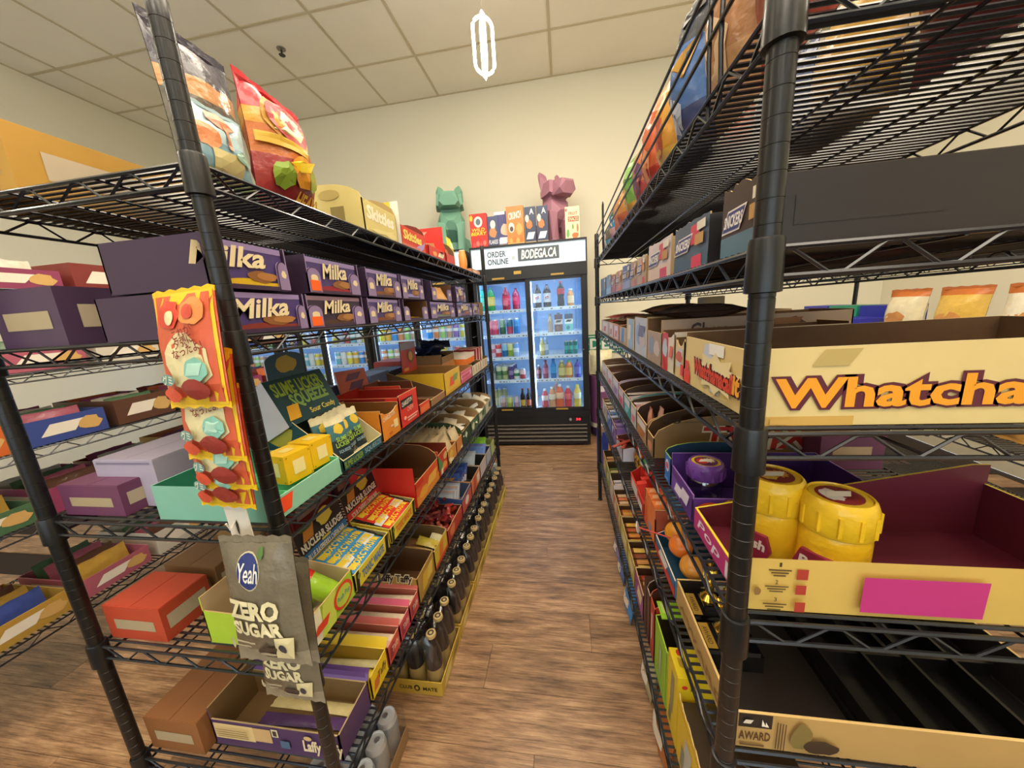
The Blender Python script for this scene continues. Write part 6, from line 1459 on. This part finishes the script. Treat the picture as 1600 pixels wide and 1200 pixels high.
# ============================================================ UNDER THE CHOCOLATE RACK: bottle cases, cans
def mate_mesh():
    g = G(); dk = mat('2a2426', .2, 0, .1); cr = card('b59a58'); gd = mat('c9a85a', .4, .3)
    g.lathe([(.029, 0, cr), (.031, .004, cr), (.031, .085, cr), (.031, .095, dk), (.031, .135, dk), (.027, .165, dk), (.017, .2, dk), (.014, .225, dk)], dk, 16)
    return g.mesh('bottle_body', True)
def matecap():
    g = G(); gd = mat('c9b078', .4, .2)
    g.lathe([(.0185, .224, gd), (.0195, .228, gd), (.018, .238, gd), (.012, .239, mat('2f2a26', .5)), (.006, .2385, gd), (.001, .2385, gd)], gd, 16)
    return g.mesh('cap', True)
MB_, MC_ = mate_mesh(), matecap()
FILM = glassy('f6f7f8', .13, .2)
for k in range(6):
    y0 = .955 + k * .246
    nm = ('first', 'second', 'third', 'fourth', 'fifth', 'sixth')[k]
    T = thing('bottle_case', nm + ' yellow cardboard tray of shrink wrapped bottles under the rack, counted from the cans', 'case', (-.615, y0 + .118, 0.0005))
    cl = card('c9a640') if k < 3 else card('d8c24a')
    g = G(); g.box(-.12, .12, -.117, .117, 0, .003, cl)
    for a in ((-.12, -.117, -.117, .117), (.117, .12, -.117, .117), (-.117, .117, -.117, -.114), (-.117, .117, .114, .117)): g.box(*a, .003, .062, [cl] * 6)
    g.build('tray', T)
    prints(T, Face((-.12, -.1173, 0), (1, 0, 0), (0, 0, 1), .24, .062), [tx('CLUB', .28, .35, .5, .62, '3a3020', bold=.02), ('oval', .53, .25, .63, .72, '3a3020'), ('oval', .555, .36, .605, .61, 'c9a640'), tx('MATE', .68, .35, .92, .62, '3a3020', bold=.02)])
    prints(T, Face((.1203, -.117, 0), (0, 1, 0), (0, 0, 1), .234, .062), [('slant', .1, .2, .5, .8, 'e0d080'), ('slant', .5, .3, .9, .7, '8a7a3a')])
    # shrink film draped over bottle tops
    g = G(); nx, ny = 14, 14; idx = {}
    for i in range(nx + 1):
        for j in range(ny + 1):
            x = -.118 + .236 * i / nx; y = -.115 + .23 * j / ny
            dx = min(abs(x - c) for c in (-.085, -.0105, .064, .14)) ; dy = min(abs(y - c) for c in (-.075, 0, .075))
            r = math.hypot(dx, dy)
            z = .241 - min(r, .06) * .75 - max(0, r - .02) * .5
            e = max(abs(x) / .118, abs(y) / .115)
            if e > .97: z = .06
            elif e > .8: z -= (e - .8) * .2
            g.v.append((x, y, z)); idx[i, j] = len(g.v) - 1
    for i in range(nx):
        for j in range(ny): g.f.append((idx[i, j], idx[i + 1, j], idx[i + 1, j + 1], idx[i, j + 1])); g.m.append(g.mi(FILM))
    g.build('shrink_film', T, True)
    for i in range(3 if k == 0 else 2):
        for j in range(3):
            Q = thing('drink_bottle', ('dark bottle with cream foot and gold cap in the %s case, ' % nm) + ('aisle side row', 'second row', 'third row')[i] + (', nearest', ', middle', ', farthest')[j], 'bottle', (-.615 + .082 - i * .074, y0 + .043 + j * .075, .0045), 0, 'bottles of the %s case, row %s' % (nm, ('one', 'two', 'three')[i]))
            put('bottle_body', MB_, Q); put('cap', MC_, Q)
T = thing('bottle_pack', 'clear water bottles wrapped in film behind the sixth bottle case', 'case', (-.64, 2.475, 0.0005))
g = G(); g.box(-.1, .1, -.035, .035, 0, .004, card('d8c24a')); g.build('pack_base', T)
for i in range(3):
    Q = bottle('pale water bottle in the wrapped pack at the rack post', 'small', (-.58 - i * .065, 2.475, .005), 'b8c8cc', 'c8d4d8', 'd8dcd8', 1.1, group='water bottles at the rack post', clear=.8)
# cans at the near end
T = thing('can_case', 'film wrapped cardboard tray of silver topped cans under the rack, nearest the camera', 'case', (-.68, .68, .0005))
kc = mat('8f6f48', .75, 0, .1, 30)
g = G(); g.box(-.11, .11, -.14, .14, 0, .003, kc)
for a in ((-.11, -.107, -.14, .14), (.107, .11, -.14, .14), (-.107, .107, -.14, -.137), (-.107, .107, .137, .14)): g.box(*a, .003, .055, kc)
g.build('tray', T)
g = G(); g.box(-.108, .108, -.138, .138, .152, .1525, glassy('fbfbfb', .05, .1)); g.box(.1085, .109, -.138, .138, .05, .1525, FILM); g.box(-.108, .108, -.1385, -.138, .05, .1525, FILM); g.build('shrink_film', T)
def lidcan():
    al = mat('dfe1e3', .35, .25); bd = mat('aab2b8', .3, .3)
    g = G(); g.lathe([(.024, 0, al), (.026, .002, al), (.031, .012, bd), (.031, .128, al), (.026, .143, al), (.0275, .147, al), (.025, .147, al), (.0235, .142, al), (.002, .142, al)], al, 20)
    return g.mesh('can_body', True)
CB_ = lidcan()
gt = G(); gt.prism([(-.006, -.002), (.006, -.002), (.008, .008), (.004, .014), (-.004, .014), (-.008, .008)], 'z', .143, .1445, *([mat('c9cccf', .3, .8)] * 3)); TAB = gt.mesh('pull_tab')
for i in range(3):
    for j in range(4):
        Q = thing('drink_can', 'silver topped can in the wrapped tray, ' + ('aisle side row', 'middle row', 'inner row')[i] + ', %s from the camera' % ORD[j], 'can', (-.68 + .07 - i * .068, .68 - .102 + j * .068, .0045), random.Random(i * 9 + j).uniform(0, 6), 'cans of the wrapped tray, ' + ('aisle side', 'middle', 'inner')[i])
        put('can_body', CB_, Q); put('pull_tab', TAB, Q)

# ============================================================ BAGS HANGING AT THE RACK END
T = thing('clip_strip', 'white plastic merchandising strip hung on the near rack post', 'strip', (-.575, .462, .9))
g = G(); g.prism([(-.019, .0), (.026, .0), (.006, .42), (-.036, .42)], 'y', -.001, .001, *([mat('e4ddd0', .5)] * 3)); g.build('strip', T)
g = G()
for zz in (.37, .27, .17, .05): g.tube([(-.004 - zz * .04, -.001, zz), (-.004 - zz * .04, -.012, zz - .008), (-.004 - zz * .04, -.016, zz + .006)], .0018, mat('e4ddd0', .5), 6)
g.build('hook', T)
prints(T, Face((-.03, -.0012, 0), (1, 0, 0), (0, 0, 1), .05, .42), [('blob', .4, .34, .52, .42, '3a3430'), ('rect', .52, .28, .6, .33, '6a645c'), ('rect', .55, .03, .64, .09, '8a4a44')])
YE = foil('e2b81e'); CRM = foil('d8cfa8')
def gummy(x, y, z, roll, lab, seed):
    w, h = .125, .17
    U = Vector((math.cos(roll), -.12, math.sin(roll))); V = Vector((-math.sin(roll), .1, math.cos(roll)))
    pouch('gummy_bag', lab, 'bag', w, h, .022, [(.04, YE), (.96, foil('c9583a')), (1, YE)], frame((x, y, z), U, V), seed=seed, nx=10, wrinkle=.0015,
          art=[('rect', .03, .03, .97, .97, 'e2b81e'), ('rect', .07, .05, .93, .95, 'c85a3a'), ('blob', .1, .1, .95, .66, 'ddd0a0', {'seed': 31}), ('blob', .1, .64, .55, .93, 'c9402e', {'seed': 2}), ('blob', .5, .66, .92, .94, 'd8864a', {'seed': 7}), ('oval', .3, .7, .45, .82, 'e8c89a'), ('oval', .6, .74, .74, .86, 'c24a36'),
               tx('これが\n夕張に\nなったよ!', .38, .45, .82, .68, '7a2a22', rot=.25, bold=.02), ('blob', .5, .22, .88, .44, '7fb8a8', {'seed': 4}), ('slant', .55, .28, .8, .38, 'a8d0c0'), ('blob', .4, .06, .86, .26, '8f2f28', {'seed': 6}), ('blob', .08, .05, .4, .2, 'd8553a', {'seed': 9}), ('oval', .12, .2, .38, .3, '6f9a94'), tx('グミ', .15, .21, .35, .29, 'e8e4d0')])
gummy(-.528, .418, 1.378, .02, 'yellow bordered gummy candy bag, topmost of the hanging bunch', 1)
gummy(-.538, .430, 1.29, .02, 'yellow bordered gummy candy bag, second of the hanging bunch', 2)
gummy(-.548, .440, 1.235, .06, 'yellow bordered gummy candy bag, third and frontmost sideways of the hanging bunch', 3)
gummy(-.57, .452, 1.195, .03, 'yellow bordered gummy candy bag, lowest of the hanging bunch', 4)
def zero(x, y, z, w, h, lab, seed, full=True, roll=.0):
    U = Vector((math.cos(roll), -.05, math.sin(roll))); V = Vector((-math.sin(roll), .12, math.cos(roll)))
    gm = foil('6c6454')
    art = [tx('ZERO', .12, .40, .80, .55, 'd8cfa6', bold=.05), tx('SUGAR', .16, .27, .80, .39, 'd8cfa6', bold=.05), ('blob', .38, .05, .74, .2, '3a302a', {'seed': 5}), ('oval', .42, .09, .64, .13, 'b0a68c'), ('slant', .62, .08, .92, .27, 'd0c69a'), ('oval', .72, .14, .81, .22, '2f3344'), ('rect', .15, .22, .45, .235, 'b0a68c'), ('rect', .15, .19, .38, .2, 'b0a68c'), ('blob', .04, .14, .14, .25, 'b8ae94', {'seed': 3})]
    if full: art = [('oval', .3, .62, .62, .9, 'c0b894'), ('oval', .31, .63, .61, .89, '27346f'), tx('Yeah', .33, .68, .6, .82, 'e4e0d4', shear=.3, bold=.01), ('blob', .58, .84, .68, .94, '4a6a34', {'seed': 2})] + art
    pouch('candy_bag', lab, 'bag', w, h, .035, [(.09, foil('857d6a')), (.93, gm), (1, foil('7a7260'))], frame((x, y, z), U, V), seed=seed, nx=12, ny=14, wrinkle=.0018, art=art)
zero(-.512, .418, .955, .15, .225, 'grey ZERO SUGAR candy bag with a round blue emblem, frontmost on the strip', 6, True, .07)
zero(-.525, .456, .90, .135, .2, 'second grey candy bag hanging close behind the front ZERO SUGAR bag', 7, True, .02)
zero(-.538, .458, .795, .135, .19, 'lower grey ZERO SUGAR bag hanging below the front one', 8, False, .05)

# ============================================================ NEIGHBOURING RACKS, seen through the shelves
rr = random.Random(77)
GL = wire_rack('black wire rack of the next aisle, seen through the chocolate rack', -1.95, -2.5, .35, 2.3, (.36, .75, 1.02, 1.3, 1.6), 1.86)
names = {'7a2f2a': 'dark red', '3a4a8a': 'blue', 'b08a3a': 'mustard', '5a3a2a': 'brown', 'a85a6a': 'rose', '4a6a4a': 'green', 'c8c0b0': 'pale', '8a3a5a': 'plum', 'c8642e': 'orange'}
for k, z in enumerate((.36, .75, 1.02, 1.3, 1.6)):
    for i in range(7):
        c = list(names)[(i * 2 + k * 3) % 9]
        T = thing('carton', '%s carton, %s along the %s shelf of the next aisle rack' % (names[c], ('first', 'second', 'third', 'fourth', 'fifth', 'sixth', 'seventh')[i], ('lowest', 'second', 'third', 'fourth', 'top')[k]), 'carton', (-1.97, .5 + i * .265, z + .001))
        w, d, h = .115, .34, rr.uniform(.07, .12)
        g = G(); g.box(-d, 0, -w, w, 0, .003, card(c))
        for a in ((-d, -d + .003, -w, w), (-.003, 0, -w, w), (-d + .003, -.003, -w, -w + .003), (-d + .003, -.003, w - .003, w)): g.box(*a, .003, h, card(c))
        g.build('tray', T)
        prints(T, Face((.0004, -w, 0), (0, 1, 0), (0, 0, 1), 2 * w, h), [('slant', .15, .3, .7, .75, 'e0d8c8'), ('blob', .6, .15, .95, .85, 'c8a060')])
        prints(T, Face((-d, -w - .0004, 0), (1, 0, 0), (0, 0, 1), d, h), [('rect', .2, .3, .8, .7, 'd0c4b0')])
        for q in range(4):
            gl = 'packet standing in the %s carton of the %s shelf, next aisle rack' % (names[c], ('lowest', 'second', 'third', 'fourth', 'top')[k])
            pouch('snack_packet', gl + ', ' + ORD[q] + ' back', 'snack', .18, .11, .02, bar_bands(list(names)[(i + q + k) % 9]), frame((-2.05 - .07 * q, .5 + i * .265, z + .062), (0, 1, 0), (-.2, 0, 1)), seed=q % 3, nx=5, ny=8, group=gl)
GR = wire_rack('black wire rack against the side wall, seen past the guarded rack', 1.55, 2.1, .9, 2.9, (.4, .8, 1.15, 1.5), 1.8)
for k, z in enumerate((.8, 1.15, 1.5)):
    for i in range(8):
        y = 1.02 + i * .24
        if i >= 5 and k == 1:
            c = ('2b2fa0', '2f9a7a', '3a3fae')[i - 5]
            T = thing('carton', ('royal blue', 'sea green', 'indigo')[i - 5] + ' display carton on the side wall rack', 'carton', (1.57, y, z + .001), PI)
            g = G(); g.box(-.3, 0, -.11, .11, 0, .09, card(c)); g.box(-.3, -.15, -.11, .11, .09, .15, card(c)); g.build('box_body', T)
            prints(T, Face((.0004, -.11, 0), (0, 1, 0), (0, 0, 1), .22, .09), [('rect', .1, .3, .9, .7, 'c8c8e8')])
            continue
        pouch('chip_bag', '%s chip bag, %s along the %s shelf of the side wall rack' % (('cream', 'tan', 'ivory', 'gold')[i % 4], ('first', 'second', 'third', 'fourth', 'fifth', 'sixth', 'seventh', 'eighth')[i], ('lower', 'middle', 'upper')[k]), 'bag', .2, .23, .09, [(.3, foil('d8a050')), (.8, foil(('e0d4b0', 'cfb080', 'e8e0c8', 'd8b050')[i % 4])), (1, foil('c9743a'))], frame((1.66, y, z + .117), (0, -1, 0), (.1, 0, 1)), seed=i % 4, wrinkle=.004, art=[('blob', .2, .2, .8, .55, 'c98a4a')])

# ============================================================ labels must single things out
seen = {}
for o in SC.objects:
    if o.parent is None and o.get('label'):
        seen.setdefault(o['label'], []).append(o)
for lb, os_ in seen.items():
    if len(os_) > 1 and not all(o.get('group') for o in os_):
        print('DUPLICATE LABEL', len(os_), lb)
    n = len(lb.split())
    if n < 4 or n > 16: print('LABEL LENGTH', n, lb)
